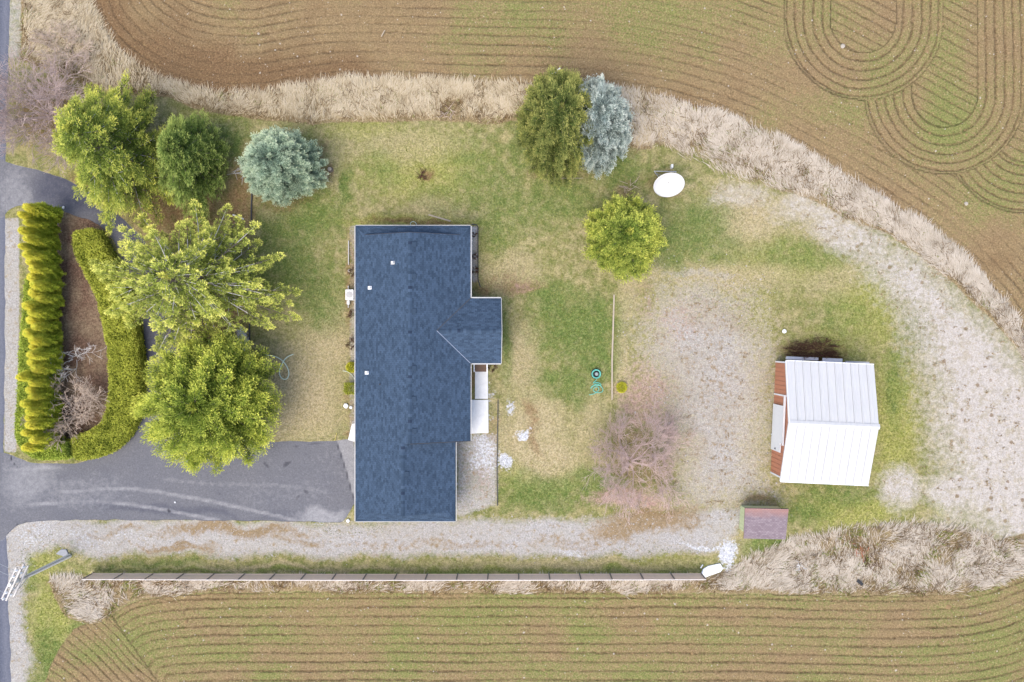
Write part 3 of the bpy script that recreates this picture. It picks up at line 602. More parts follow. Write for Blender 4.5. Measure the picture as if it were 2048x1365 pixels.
for px, py, tall in ((786, 526, .34), (740, 576, .36), (734, 746, .36), (760, 769, .15)):
    q = surf(px, py); big = tall > .2
    pv = MB().tube([(q.x, q.y, q.z-.05), (q.x, q.y, q.z+tall)], .055 if big else .05, 10).build('vent_pipe', M_WHITE if big else M_DARK, house, off=HB)
    if big: MB().add([(q.x-.17, q.y-.13, q.z-.04), (q.x+.13, q.y-.13, q.z+.07), (q.x+.13, q.y+.13, q.z+.07), (q.x-.17, q.y+.13, q.z-.04)], [(0, 1, 2, 3)]).build('flashing', M_WHITE if px != 786 else M_FASCIA, pv, off=HB)
# porch steps under the side gable
sx0, sx1 = P(951, 0).x, P(973, 0).x
for i in range(4):
    y1 = P(0, 728).y - i * .16; MB().box(sx0, sx1, y1-.15, y1+.0, .5-.1*i, .54-.1*i).build('step_plank', M_WOOD, house, off=HB)
for x in (sx0-.07, sx1+.07): MB().beam((x, P(0, 722).y, .95), (x, P(0, 743).y, .62), .09, .12).build('handrail', M_WHITE, house, off=HB)
for x in (sx0-.07, sx1+.07): MB().box(x-.045, x+.045, P(0, 743).y-.02, P(0, 743).y+.07, -.1, .62).build('handrail_post', M_WHITE, house, off=HB)

M_PANE = plain('window_glass', (.05, .06, .08, 1), .15, .5, .1)
def opening(nm, x, y0, y1, z0, z1, sgn, pane=True):
    f = MB().box(x - .03, x + .03, y0, y1, z0, z1).build(nm, M_FASCIA, house, off=HB)
    if pane: MB().box(min(x + sgn*.031, x + sgn*.045), max(x + sgn*.031, x + sgn*.045), y0+.08, y1-.08, z0+.08, z1-.08).build('pane', M_PANE, f, off=HB)
    else:
        for k in range(4): MB().box(min(x + sgn*.031, x + sgn*.05), max(x + sgn*.031, x + sgn*.05), y0+.06, y1-.06, z0+.06+k*.52, z0+.52+k*.52).build('door_panel', M_WHITE, f, off=HB)
opening('garage_door', xL+wi-.02, -12.7, -8.4, 0, 2.2, -1, False)
for y in (6.6, 3.2, -.4, -4.2): opening('window', xL+wi-.02, y-.7, y+.7, 1.0, 2.1, -1)
for y in (6.4, -3.0, -6.2): opening('window', xR-wi+.02, y-.6, y+.6, 1.0, 2.1, 1)
def slab(name, pts, z, th, mat, label=None, cat=None, inset=.015, parent=None):
    w = [P(*q) for q in pts]; 
    if sum(a.x*b.y - b.x*a.y for a, b in zip(w, w[1:] + w[:1])) < 0: w = w[::-1]
    c = Vector((sum(q.x for q in w)/len(w), sum(q.y for q in w)/len(w), 0))
    o = MB().prism([(q.x-c.x, q.y-c.y) for q in w], z-th, z, inset).build(name, mat, parent, c)
    if label: tag(o, label, cat)
    return o
wk = link('concrete_walkway', None, None, None, P(960, 810)); wk['kind'] = 'structure'
for pts in ([(950,742),(976,742),(976,798),(950,798)], [(938,800),(976.5,800),(977,866),(938,868)]):
    o = slab('concrete_slab', pts, .06, .16, M_CONC); o.parent = wk; o.location -= wk.location
o = slab('side_door_path', [(704,848),(716,846),(716,886),(696,880)], .04, .12, M_CONC); o['kind'] = 'structure'

# ------------------------------------------------------------------ barn
def roof_panel_mesh(w, a, b, base):
    """ribbed metal sheet between eave a and ridge b (points), width w along +x"""
    pass
bc = Vector((23.885, -6.21, 0)); brot = math.atan2(-.30, 6.64)
barn = thing('barn', 'white metal-roofed barn with red-brown gable front and white doors', 'barn', bc, brot)
hl, hw, be, brg = 3.33, 4.57, 3.2, 4.4
w = MB(); wx0, wx1_, wy = -hl+.36, hl-.12, hw-.14
w.box(wx0, wx1_, -wy, wy, -.2, be-.02); w.add([(wx0, -wy, be-.02), (wx0, wy, be-.02), (wx0, 0, brg-.05), (wx1_, -wy, be-.02), (wx1_, wy, be-.02), (wx1_, 0, brg-.05)], [(0, 1, 2)[::-1], (3, 4, 5)])
w.build('wall', M_RED, barn)
nrib = 26
for i in range(nrib):
    y = -wy + (i + .5) * 2 * wy / nrib; top = be + (brg - be) * (1 - abs(y) / wy) - .1
    MB().box(wx0-.03, wx0-.004, y-.05, y+.05, 0, top).build('siding_rib', M_RED, barn)
br_ = link('roof', None, None, barn); npan = 11
for sgn in (-1, 1):
    for i in range(npan):
        x0 = -hl + i * 2 * hl / npan; x1 = x0 + 2 * hl / npan - .012; m = MB()
        prof = [(x0, 0), (x0+.02, .055), (x0+.07, .055), (x0+.10, 0), ((x0+x1)/2-.04, 0), ((x0+x1)/2-.02, .018), ((x0+x1)/2+.02, .018), ((x0+x1)/2+.04, 0), (x1, 0)]
        vs_ = [(x, sgn * hw, be + z) for x, z in prof] + [(x, sgn * .02, brg + z) for x, z in prof] + [(x0, sgn * hw, be - .05), (x1, sgn * hw, be - .05), (x0, sgn*.02, brg-.05), (x1, sgn*.02, brg-.05)]
        k = len(prof); fs_ = [(j, j+1, k+j+1, k+j) if sgn < 0 else (k+j, k+j+1, j+1, j) for j in range(k-1)] + [(2*k, 2*k+1, 2*k+3, 2*k+2), (0, k-1, 2*k+1, 2*k)]
        m.add(vs_, fs_).build('roof_panel', M_GALV, br_)
rc = MB()
rc.add([(-hl-.03, -.2, brg-.0), (-hl-.03, 0, brg+.075), (-hl-.03, .2, brg-.0), (hl+.05, -.2, brg), (hl+.05, 0, brg+.075), (hl+.05, .2, brg)], [(0, 3, 4, 1), (1, 4, 5, 2)]); rc.build('ridge_cap', M_GALV, br_)
for sgn in (-1, 1):
    MB().beam((-hl-.02, sgn*hw, be-.05), (-hl-.02, 0, brg-.03), .05, .2).build('rake_trim', M_WHITE, br_); MB().beam((wx0-.04, sgn*(wy-.1), be-.28), (wx0-.04, 0, brg-.38), .03, .14).build('frieze_board', M_WHITE, barn)
    MB().box(wx0-.05, wx0+.05, sgn*wy-.06, sgn*wy+.06, 0, be-.1).build('corner_trim', M_WHITE, barn)
    MB().beam((-hl, sgn*(hw+.03), be-.06), (hl, sgn*(hw+.03), be-.06), .07, .12).build('eave_trim', M_WHITE, br_)
# local y of photo rows along the front
ly = lambda py: -(py - 836) / S * 1.0
MB().box(wx0-.16, wx0-.07, ly(884)+.12, ly(812)+.12, .25, 2.55).build('sliding_door', M_WHITE, barn); MB().box(wx0-.2, wx0-.06, ly(887)+.1, ly(790)+.1, 2.58, 2.7).build('door_track', M_WHITE, barn)
dd = MB().box(wx0-.12, wx0-.05, ly(905)+.2, ly(878)+.18, .05, 2.05).build('entry_door', M_WHITE, barn)
MB().box(wx0-.17, wx0-.121, ly(902)+.2, ly(899)+.2, 1.0, 1.12).build('handle', M_DARK, dd)
MB().box(wx0-.14, wx0-.06, ly(877)+.2, ly(874.5)+.2, 0, 2.15).build('door_trim', M_WHITE, barn); MB().box(wx0-.06, wx0-.02, ly(796)+.2, ly(793)+.2, 0, 2.7).build('siding_trim', M_WHITE, barn)
# sheets stored behind the barn
bl = [('long white sheet lying at the corner behind the barn', (1572,719,1608,713)), ('short white sheet behind the barn beside the dark weeds', (1609,720,1636,714)), ('white sheet behind the barn right of the green sprig', (1644,724,1684,716)), ('rightmost grey-white sheet behind the barn under the eave', (1690,727,1738,722))]
for i, (lb, (x0, y0, x1, y1)) in enumerate(bl):
    a, b = P(x0, y0, .5), P(x1, y1, .5); o = MB().bevbox(0, b.x-a.x, 0, max(.16, b.y-a.y), 0, .09, .02); o.box(.1, .2, .05, .13, -.45, 0); o.box(b.x-a.x-.2, b.x-a.x-.1, .05, .13, -.45, 0)
    tag(o.build('stored_sheet', M_WHITE if i < 3 else M_FASCIA, None, a, R(-2.6)), lb, 'sheet', 'sheets stored behind the barn')

# ------------------------------------------------------------------ shed
q = [Vector(v) for v in ((18.05, -12.96, 1.9), (21.42, -13.03, 1.9), (21.04, -15.25, 2.35), (17.81, -15.18, 2.35))]
sb = Vector((19.6, -14.1, 0))
shed = thing('garden_shed', 'small pale green shed with faded mauve shingle lean-to roof', 'shed', sb)
w0 = [(18.3, -13.16), (21.25, -13.22), (20.95, -15.0), (18.17, -14.98)]
zt = lambda y: 1.9 + (-12.96 - y) * .2 - .08
wv = [(x-sb.x, y-sb.y, -.1) for x, y in w0] + [(x-sb.x, y-sb.y, zt(y)) for x, y in w0]
MB().add(wv, [(0, 1, 5, 4)[::-1], (1, 2, 6, 5)[::-1], (2, 3, 7, 6)[::-1], (3, 0, 4, 7)[::-1], (4, 5, 6, 7)[::-1]]).build('wall', M_GREENW, shed)
for i in range(6):
    f = (i + .5) / 6; y = -13.16 + f * (-1.82); MB().box(18.3-.13*f-sb.x-.025, 18.3-.13*f-sb.x+.02, y-sb.y-.02, y-sb.y+.02, 0, zt(y)-.04).build('siding_batten', M_GREENW, shed)
shingle_slope(q[1], q[0], q[3], q[2], 'roof', M_SHED, shed, sb, .13)
MB().beam(q[0] - sb - Vector((0, 0, .06)), q[1] - sb - Vector((0, 0, .06)), .05, .1).build('fascia', M_SIDELINE, shed)

# ------------------------------------------------------------------ fence
FH = 1.5; fy = P(0, 1147.5).y; fx0, fx1 = P(186, 0).x, P(1402, 0).x; npn = 20; pw = (fx1 - fx0) / npn
M_CAP = plain('pale_cap_rail', C(222, 214, 206, .8), .7); M_POST = plain('fence_post_wood', C(150, 138, 130, .8), .8)
fence = thing('board_fence', 'long taupe board fence with thin pale cap rail beside the gravel lane', 'fence', (fx0, fy, 0))
pm = None
for i in range(npn):
    dy = -.06 * math.sin(i / npn * math.pi)
    for nm, m, args in (('fence_panel', M_FENCE, (.05, pw-.05, -.02, .02, .06, FH)), ('cap_rail', M_CAP, (.0, pw-.01, -.035, .03, FH, FH+.035)), ('bottom_rail', M_FENCE, (.05, pw-.05, .02, .06, .1, .2))):
        if i == 0:
            o = MB().box(*args).build(nm, m, fence); globals()['proto_' + nm] = o
        else:
            o = globals()['proto_' + nm].copy(); COL.objects.link(o); o.parent = fence
        o.location = (i * pw, dy, 0)
for i in range(npn + 1):
    if i == 0: pp = MB().box(-.05, .05, -.045, .06, -.3, FH-.01).build('fence_post', M_POST, fence)
    else: o = pp.copy(); COL.objects.link(o); o.parent = fence; o.location = (i * pw, -.06 * math.sin(i / npn * math.pi), 0)

# ------------------------------------------------------------------ utility pole and wires
pb = P(139, 1112); ph = 7.2
pole = thing('utility_pole', 'tall weathered utility pole with two double crossarms by the road', 'utility pole', pb)
MB().tube([(0, 0, -.5), (0, 0, 3), (0, 0, ph)], [.17, .15, .115], 10).build('pole', plain('bleached_pole', (.78, .74, .69, 1), .85, .15, .15, 5), pole)
ad = Vector((.42, .91, 0)); an = Vector((.91, -.42, 0)); tips = []
for z in (ph-.25, ph-1.05):
    for sgn in (-1, 1):
        c = Vector((0, 0, z)) + an * (.16 * sgn); MB().beam(c - ad * 1.22, c + ad * 1.22, .1, .12).build('crossarm', M_POLE, pole)
    for k in (-1.1, -.62, .62, 1.1):
        c = Vector((0, 0, z)) + ad * k
        MB().beam(c - an * .2, c + an * .2, .04, .04).build('arm_bolt', M_STEEL, pole)
        o = MB().lathe([(.03, 0), (.05, .05), (.085, .09), (.05, .13), (.08, .17), (.03, .23)], 8, tuple(c + Vector((0, 0, .06)))).build('insulator', M_WHITE, pole)
        tips.append(pb + c + Vector((0, 0, .28)))
    for sgn in (-1, 1): MB().beam(Vector((0, 0, z-.7)) + an*.17, Vector((0, 0, z-.04)) + ad*.75*sgn + an*.17, .03, .05).build('arm_brace', M_STEEL, pole)
MB().tube([(.14, .08, 0), (.14, .08, ph-1.3)], .035, 6).build('conduit', M_STEEL, pole)
wl = ('northmost thin power wire leading left from the pole top', 'second thin power wire leading left from the pole top', 'third thin power wire leading left from the pole top', 'southmost thin power wire leading left from the pole top')
for i, tp in enumerate(tips[:4][::-1]):
    e = tp + Vector((-16, 5.5, .3)); pts = [tp.lerp(e, u/8) - Vector((0, 0, .9 * 4 * (u/8) * (1 - u/8))) for u in range(9)]
    tag(MB().tube([p_ - tp for p_ in pts], .014, 5).build('power_wire', M_STEEL, None, tp), wl[i], 'wire', 'wires at the utility pole')
slab('pole_pad', [(112,1108),(122,1099),(133,1099),(137,1108),(128,1113)], .05, .2, plain('grey_concrete', C(176, 178, 182), .9), 'small grey concrete pad at the foot of the utility pole', 'concrete pad')
slab('broken_slab', [(1401,1150),(1406,1138),(1416,1132),(1440,1127),(1446,1137),(1440,1144),(1420,1151),(1405,1157)], .09, .25, M_WHITE, 'white broken concrete slab at the end of the fence', 'slab')
o = MB().tube([(0, 0, .06), (.16, .28, .1)], .05, 8).build('pipe_offcut', M_WHITE, None, P(1401, 1136)); tag(o, 'short white pipe piece above the white slab at the fence end', 'pipe')

# ------------------------------------------------------------------ satellite dish
dc = P(1337, 372, 1.55); dr = 1.2
dish = thing('satellite_dish', 'big white satellite dish tilted to the sky on a strut mount', 'satellite dish', (dc.x, dc.y, 0))
tilt = Matrix.Rotation(R(51), 4, 'X')             # faces up and to the south
prof = [(dr * r_, .34 * r_ * r_ - .34) for r_ in (0.02, .2, .4, .6, .8, .93, 1)]
n_ = 40; vs_ = []; fs_ = []
for s_, off in ((0, 0), (1, -.03)):
    for r_, z_ in prof:
        for k in range(n_): vs_.append(Vector((r_*math.cos(2*math.pi*k/n_), r_*math.sin(2*math.pi*k/n_), z_ + off)))
m_ = len(prof)
for s_ in (0, 1):
    for i in range(m_-1):
        for k in range(n_):
            f_ = (s_*m_*n_+i*n_+k, s_*m_*n_+i*n_+(k+1) % n_, s_*m_*n_+(i+1)*n_+(k+1) % n_, s_*m_*n_+(i+1)*n_+k); fs_.append(f_ if s_ == 0 else f_[::-1])
fs_ += [((m_-1)*n_+k, (m_-1)*n_+(k+1) % n_, m_*n_+(m_-1)*n_+(k+1) % n_, m_*n_+(m_-1)*n_+k) for k in range(n_)] + [tuple(range(n_))[::-1]]
up_ = Vector((0, 0, 1.75))
o = MB().add([tilt @ v + up_ for v in vs_], fs_).build('reflector', M_DISH, dish); o.data.polygons.foreach_set('use_smooth', [True]*len(o.data.polygons))
MB().lathe([(.07, -.33), (.07, -.28), (.03, -.26)], 10).build('hub', M_FASCIA, dish); hub = [c for c in dish.children if c.name.startswith('hub')][0]; hub.matrix_local = Matrix.Translation(up_) @ tilt
MB().tube([(0, .35, -.2), (0, .35, 1.45)], .09, 10).build('mast', M_STEEL, dish)
for sgn in (-1, 1):
    MB().beam(Vector((sgn*.75, 1.3, .05)), tilt @ Vector((sgn*.55, .75, -.2)) + up_, .05, .05).build('strut', M_STEEL, dish)
MB().beam((-1.0, 1.28, .9), (.75, 1.25, .9), .05, .05).build('cross_brace', M_STEEL, dish); MB().beam((-1.0, 1.28, .9), (-.5, .5, 1.2), .04, .04).build('strut', M_STEEL, dish); MB().beam((.75, 1.25, .9), (.4, .6, 1.3), .04, .04).build('strut', M_STEEL, dish)
tag(MB().bevbox(-.08, .08, -.14, .14, 0, .5, .02).build('equipment_box', M_WHITE, None, P(1342, 335)), 'tiny white box in the weeds behind the satellite dish', 'box')

# ------------------------------------------------------------------ vegetation builders
def leaves(pos, dirs, ln, wd, rnd, rng, tv=None):
    """pointed leaves, one triangle each; fv = (random, dark .. tip tone, from tv if given)"""
    n = len(pos); dirs = dirs / (np.linalg.norm(dirs, axis=1, keepdims=True) + 1e-9)
    r = rng.normal(size=(n, 3)) * .55 + [0, 0, 1.0]; s = np.cross(dirs, r); s /= (np.linalg.norm(s, axis=1, keepdims=True) + 1e-9)
    ln = np.broadcast_to(np.asarray(ln, float).reshape(-1, 1), (n, 1)); wd = np.broadcast_to(np.asarray(wd, float).reshape(-1, 1), (n, 1))
    V = np.stack([pos + s*wd*.5, pos - s*wd*.5, pos + dirs*ln], 1).reshape(-1, 3)
    F = np.arange(n * 3).reshape(-1, 3); fv = np.zeros((n, 3, 3)); fv[:, :, 0] = np.asarray(rnd).reshape(-1, 1)
    fv[:, :, 1] = [.35, .35, 1] if tv is None else np.stack([tv*.8, tv*.8, np.minimum(1, tv + .25)], 1)
    return V, F, fv.reshape(-1, 3)

def sticks(a, b, ra, rb):
    """three-sided tapering twigs"""
    d = b - a; d = d / (np.linalg.norm(d, axis=1, keepdims=True) + 1e-9); ref = np.where(np.abs(d[:, 2:3]) < .9, [[0, 0, 1.0]], [[1.0, 0, 0]])
    u = np.cross(d, ref); u /= np.linalg.norm(u, axis=1, keepdims=True); w = np.cross(d, u); vs_ = []
    for p_, r_ in ((a, ra), (b, rb)):
        for k in range(3):
            t_ = 2*math.pi*k/3; vs_.append(p_ + (u*math.cos(t_) + w*math.sin(t_)) * np.asarray(r_).reshape(-1, 1))
    V = np.stack(vs_, 1).reshape(-1, 3); i = np.arange(len(a))[:, None] * 6
    F = np.concatenate([i + [[k, (k+1) % 3, 3+(k+1) % 3, 3+k]] for k in range(3)], 0)
    return V, F

def fit(V, bbox, q=.4):
    """base position and plan stretch so that the crown covers its outline in the photo"""
    x0, y0, x1, y1 = bbox; bx, by = P((x0+x1)/2, (y0+y1)/2).xy; sx = sy = 1.0
    for _ in range(14):
        k = S * H / (H - V[:, 2]); px = CX + (bx + sx*V[:, 0]) * k; py = CY - (by + sy*V[:, 1]) * k
        a, b = np.percentile(px, (q, 100-q)); c, d = np.percentile(py, (q, 100-q))
        sx *= .5 + .5 * (x1-x0)/(b-a); sy *= .5 + .5 * (y1-y0)/(d-c)
        bx += ((x0+x1) - (a+b)) / 2 / S * .8; by -= ((y0+y1) - (c+d)) / 2 / S * .8
    return bx, by, sx, sy

def conifer_data(h, rad, seed, style='dense', levels=24, per=10, droop=.25, rise=.25, z0=.06, pw=1.0, fp=1.35, rc=.30, m=46, ll=.17, lw=.05, gap=.42, inner=.3, up=.55, lat=.5, stretch=.6):
    """whorls of branches that carry rounded clumps of needles"""
    rng = np.random.default_rng(seed); cp, cd, cr, cv, ca_, ba, bb, br1, br2, bk = [], [], [], [], [], [], [], [], [], []
    def clump(p_, d_, r_, v_, a_=1.0): cp.append(p_); cd.append(d_); cr.append(r_); cv.append(v_); ca_.append(a_)
    for li in range(levels):
        f = z0 + (1 - z0) * (li + rng.random()*.6) / levels
        if f > .985: continue
        Lm = rad * (1 - f**fp)**pw; n = max(4, int(per * (.5 + .5 * (1 - f)))); a0 = rng.random() * 6.28
        for bi in range(n):
            az = a0 + 6.283 * bi / n + rng.normal(0, .22); L_ = max(.3, Lm * (rng.uniform(.84, 1.06) if style == 'dense' else rng.uniform(.68, 1.12))); z = f * h
            brv = rng.random(); ca, sa = math.cos(az), math.sin(az); bend = rng.normal(0, .12); side = np.array([-sa, ca, 0])
            def pt(t_): return np.array([ca*L_*t_ - sa*bend*L_*t_*t_, sa*L_*t_ + ca*bend*L_*t_*t_, z + L_*(rise*t_ - droop*t_*t_)])
            for s0, s1 in ((0, .35), (.35, .7), (.7, .97)):
                ba.append(pt(s0)); bb.append(pt(s1)); br1.append(.010 + .010*L_*(1-s0)); br2.append(.010 + .010*L_*(1-s1)); bk.append(0 if s0 < .3 else 1)
            out = pt(1.0) - pt(.8); out /= np.linalg.norm(out); inr = inner * (1 - f)**.7; ns = max(1, int(L_*(1-inr) / gap))
            for k in range(ns):
                t_ = inr + (1 - inr) * (k + .5) / ns; base = pt(t_)
                for sgn in (-1, 1):
                    l2 = lat * (.25 + L_ * .55 * (1 - t_)) * rng.uniform(.6, 1.25); dv = out * rng.uniform(.6, 1.1) + side * sgn * rng.uniform(.5, 1.0) + np.array([0, 0, rng.uniform(-.05, .3)]); dv /= np.linalg.norm(dv)
                    if style == 'open' and l2 > .35: ba.append(base); bb.append(base + dv*l2); br1.append(.014); br2.append(.007); bk.append(2)
                    nn = max(1, int(l2 / gap + .4))
                    for j in range(nn):
                        u = 1 - j / nn * .85; clump(base + dv*l2*u + rng.normal(0, .04, 3), dv, rc * rng.uniform(.7, 1.2), .6*brv + .4*rng.random(), (t_*.8 + .1) * (.6 + .4*u))
            clump(pt(1.0), out, rc * rng.uniform(.8, 1.25), brv)
    for k in range(14):
        f = 1 - .012 - .16 * k / 14; az = rng.random() * 6.28; clump(np.array([math.cos(az)*rc*.6*k/14, math.sin(az)*rc*.6*k/14, h*f]), np.array([math.cos(az)*.5, math.sin(az)*.5, .8]), rc*.9, .5 + .4*rng.random())
    cp, cd, cr, cv = np.array(cp), np.array(cd), np.array(cr), np.array(cv); N = len(cp) * m
    C0, D0, R0, V0 = np.repeat(cp, m, 0), np.repeat(cd, m, 0), np.repeat(cr, m), np.repeat(cv, m)
    q_ = rng.normal(size=(N, 3)); q_ /= np.linalg.norm(q_, axis=1, keepdims=True); q_[:, 2] = q_[:, 2]*.8 + .2
    rr = rng.uniform(.25, 1.0, N)**.7; off = q_ * (rr * R0)[:, None]; along = (off * D0).sum(1, keepdims=True); off = off + D0 * along * stretch
    dd_ = q_ + D0 * .6 + np.array([0, 0, up]) + rng.normal(0, .3, (N, 3))
    tv = np.clip(.1 + .55*rr + .35*(q_*(D0*.6 + np.array([0, 0, .8]))).sum(1), 0, 1)  # yellow tips; clump tops lighter still, sunlight painted into the tone
    A0 = np.repeat(np.array(ca_), m); tv = tv * (.25 + .8 * A0**1.5)  # inner needles darkened, shade of the crown gaps put into the colour
    V, F, fv = leaves(C0 + off, dd_, rng.uniform(.6, 1.3, N) * ll, rng.uniform(.7, 1.3, N) * lw, np.clip(V0 + rng.normal(0, .12, N), 0, 1), rng, tv)
    ba, bb, br1, br2, bk = map(np.array, (ba, bb, br1, br2, bk)); pale = (bk == 1) & (rng.random(len(bk)) < .5) | (bk == 2) & (rng.random(len(bk)) < .35)
    return V, F, fv, [sticks(ba[k], bb[k], br1[k], br2[k]) for k in (~pale, pale)]

def add_tree(name, label, cat, bbox, h, mat, barkm, data, group=None, q=.35, crown='crown'):
    V, F, fv, ST = data; bx, by, sx, sy = fit(V, bbox, q); sc = np.array([sx, sy, 1.0])
    o = thing(name, label, cat, (bx, by, 0), 0, group)
    MB().tube([(0, 0, -.3), (0, 0, h*.3), (.03, .02, h*.7), (0, 0, h*.985)], [.03*h*.62+.03, .022*h*.62+.02, .012*h*.62+.012, .012], 8).build('trunk', M_BARK, o)
    for nm, (SV, SF_), mt in (('branches', ST[0], M_BARK), ('bare_twigs', ST[1], barkm)): link(nm, np_mesh(nm, SV*sc, SF_), mt, o)['kind'] = 'stuff'
    link(crown, np_mesh(crown, V*sc, F, {'fv': fv}), mat, o)
    return o

# ------------------------------------------------------------------ conifers
G1 = 'conifers by the driveway'; G2 = 'conifers behind the house'
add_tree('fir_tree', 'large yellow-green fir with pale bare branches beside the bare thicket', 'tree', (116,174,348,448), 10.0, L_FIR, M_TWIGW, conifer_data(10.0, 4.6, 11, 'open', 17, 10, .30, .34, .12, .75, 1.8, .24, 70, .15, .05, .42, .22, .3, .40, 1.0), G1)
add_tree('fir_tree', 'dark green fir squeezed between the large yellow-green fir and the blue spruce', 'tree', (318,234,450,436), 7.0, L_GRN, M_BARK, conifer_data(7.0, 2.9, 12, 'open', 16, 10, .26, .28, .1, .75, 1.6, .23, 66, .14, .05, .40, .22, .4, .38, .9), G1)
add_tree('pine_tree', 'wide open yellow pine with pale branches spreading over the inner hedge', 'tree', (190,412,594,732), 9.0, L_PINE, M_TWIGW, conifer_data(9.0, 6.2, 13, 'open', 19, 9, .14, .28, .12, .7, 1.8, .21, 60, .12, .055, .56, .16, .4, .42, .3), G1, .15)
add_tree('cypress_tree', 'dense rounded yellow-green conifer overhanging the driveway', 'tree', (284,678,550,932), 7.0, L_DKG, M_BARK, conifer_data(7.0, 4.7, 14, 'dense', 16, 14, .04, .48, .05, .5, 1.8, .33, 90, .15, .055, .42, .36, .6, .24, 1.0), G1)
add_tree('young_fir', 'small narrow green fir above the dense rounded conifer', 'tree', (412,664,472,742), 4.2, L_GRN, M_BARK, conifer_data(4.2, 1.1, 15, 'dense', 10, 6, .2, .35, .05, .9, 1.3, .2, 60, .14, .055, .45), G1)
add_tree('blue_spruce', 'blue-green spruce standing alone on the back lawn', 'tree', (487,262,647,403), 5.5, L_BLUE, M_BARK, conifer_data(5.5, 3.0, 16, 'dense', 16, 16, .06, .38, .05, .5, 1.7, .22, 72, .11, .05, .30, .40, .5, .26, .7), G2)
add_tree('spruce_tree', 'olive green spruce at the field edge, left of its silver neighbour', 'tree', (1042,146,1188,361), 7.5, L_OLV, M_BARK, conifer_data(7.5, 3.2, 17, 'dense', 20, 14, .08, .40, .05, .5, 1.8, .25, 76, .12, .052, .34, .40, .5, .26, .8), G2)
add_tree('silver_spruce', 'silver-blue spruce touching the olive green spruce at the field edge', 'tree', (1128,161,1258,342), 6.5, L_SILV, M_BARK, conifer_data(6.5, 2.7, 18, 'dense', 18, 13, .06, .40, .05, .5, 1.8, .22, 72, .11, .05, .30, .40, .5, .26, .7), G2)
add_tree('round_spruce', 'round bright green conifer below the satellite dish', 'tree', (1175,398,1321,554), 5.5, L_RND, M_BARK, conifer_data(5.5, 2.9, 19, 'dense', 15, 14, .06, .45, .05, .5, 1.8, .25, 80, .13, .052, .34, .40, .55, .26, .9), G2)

# ------------------------------------------------------------------ bare trees and thickets
def bare_data(h, rad, seed, stems=6, depth=5, up=.5, r0=.05, kids=(2, 4), spread=.55, rmin=.012):
    rng = np.random.default_rng(seed); A_, B_, ra, rb = [], [], [], []
    def grow(p_, d_, L_, r_, dep):
        n = 2
        for i in range(n):
            d_ = d_ + rng.normal(0, .16, 3) + np.array([0, 0, .04]); d_ /= np.linalg.norm(d_); q_ = p_ + d_*L_/n
            if q_[2] < .05: q_[2] = .05
            A_.append(p_); B_.append(q_); ra.append(r_); rb.append(r_*.8); p_ = q_; r_ *= .8
            if dep > 0 and i < n - 1:
                k = rng.normal(0, spread, 3); grow(p_, d_ + k, L_*rng.uniform(.55, .8), r_*.6, dep-1)
        if dep > 0:
            for _ in range(rng.integers(*kids)):
                k = rng.normal(0, spread, 3); k[2] *= .7; grow(p_, d_ + k, L_*rng.uniform(.55, .85), max(.006, r_*.7), dep-1)
    for s_ in range(stems):
        az = 6.283 * s_ / stems + rng.normal(0, .3); e = rng.uniform(.35, 1.1)
        d_ = np.array([math.cos(az)*e, math.sin(az)*e, up + rng.uniform(0, .5)]); d_ /= np.linalg.norm(d_)
        grow(np.array([math.cos(az)*.15, math.sin(az)*.15, .05]), d_, h*rng.uniform(.3, .42), r0, depth)
    A_, B_ = np.array(A_), np.array(B_); m = max(A_[:, 2].max(), B_[:, 2].max()); sc = np.array([1, 1, h/m])
    return A_*sc, B_*sc, np.maximum(np.array(ra), rmin), np.maximum(np.array(rb), rmin*.6)

def add_bare(name, label, cat, bbox, h, mat, group=None, q=.6, trunk=True, **k):
    A_, B_, ra, rb = bare_data(h, 1, **k); bx, by, sx, sy = fit(B_, bbox, q); sc = np.array([sx, sy, 1.0])
    o = thing(name, label, cat, (bx, by, 0), 0, group); big = ra > .022
    for nm, msk, mt in (('limbs', big, mat), ('twigs', ~big, mat)):
        if msk.any():
            V, F = sticks(A_[msk]*sc, B_[msk]*sc, ra[msk], rb[msk]); link(nm, np_mesh(nm, V, F), mt, o)
    return o
add_bare('bare_thicket', 'large pinkish-grey leafless thicket at the road beside the fir', 'thicket', (-60,112,196,334), 5.0, M_TWIGG, None, .8, seed=21, stems=28, depth=4, r0=.055, rmin=.014, spread=.42)
add_bare('bare_shrub', 'small brown leafless shrub in dry grass above the big thicket', 'shrub', (62,44,186,150), 1.8, M_TWIGT, None, .8, seed=22, stems=10, depth=4, r0=.03)
add_bare('bare_tree', 'reddish leafless spreading tree between the lawn and the gravel yard', 'tree', (1186,826,1366,1030), 5.2, M_TWIGP, None, .8, seed=23, stems=9, depth=5, r0=.08, rmin=.011, spread=.42)
add_bare('bare_bush', 'pale leafless bush between the two hedges at their lower end', 'bush', (48,738,216,890), 3.0, M_TWIGT, None, .8, seed=24, stems=14, depth=4, r0=.045, rmin=.016, spread=.5)
add_bare('dead_branches', 'dead whitish forked branches leaning over the mulch above the pale bush', 'dead shrub', (76,678,204,766), 2.6, M_TWIGW, None, .8, seed=25, stems=5, depth=3, r0=.04)
add_bare('dead_weeds', 'dark red-brown dead weeds massed against the back of the barn', 'weeds', (1573,676,1682,720), 1.1, M_TWIGB, None, .8, seed=26, stems=14, depth=4, r0=.02)

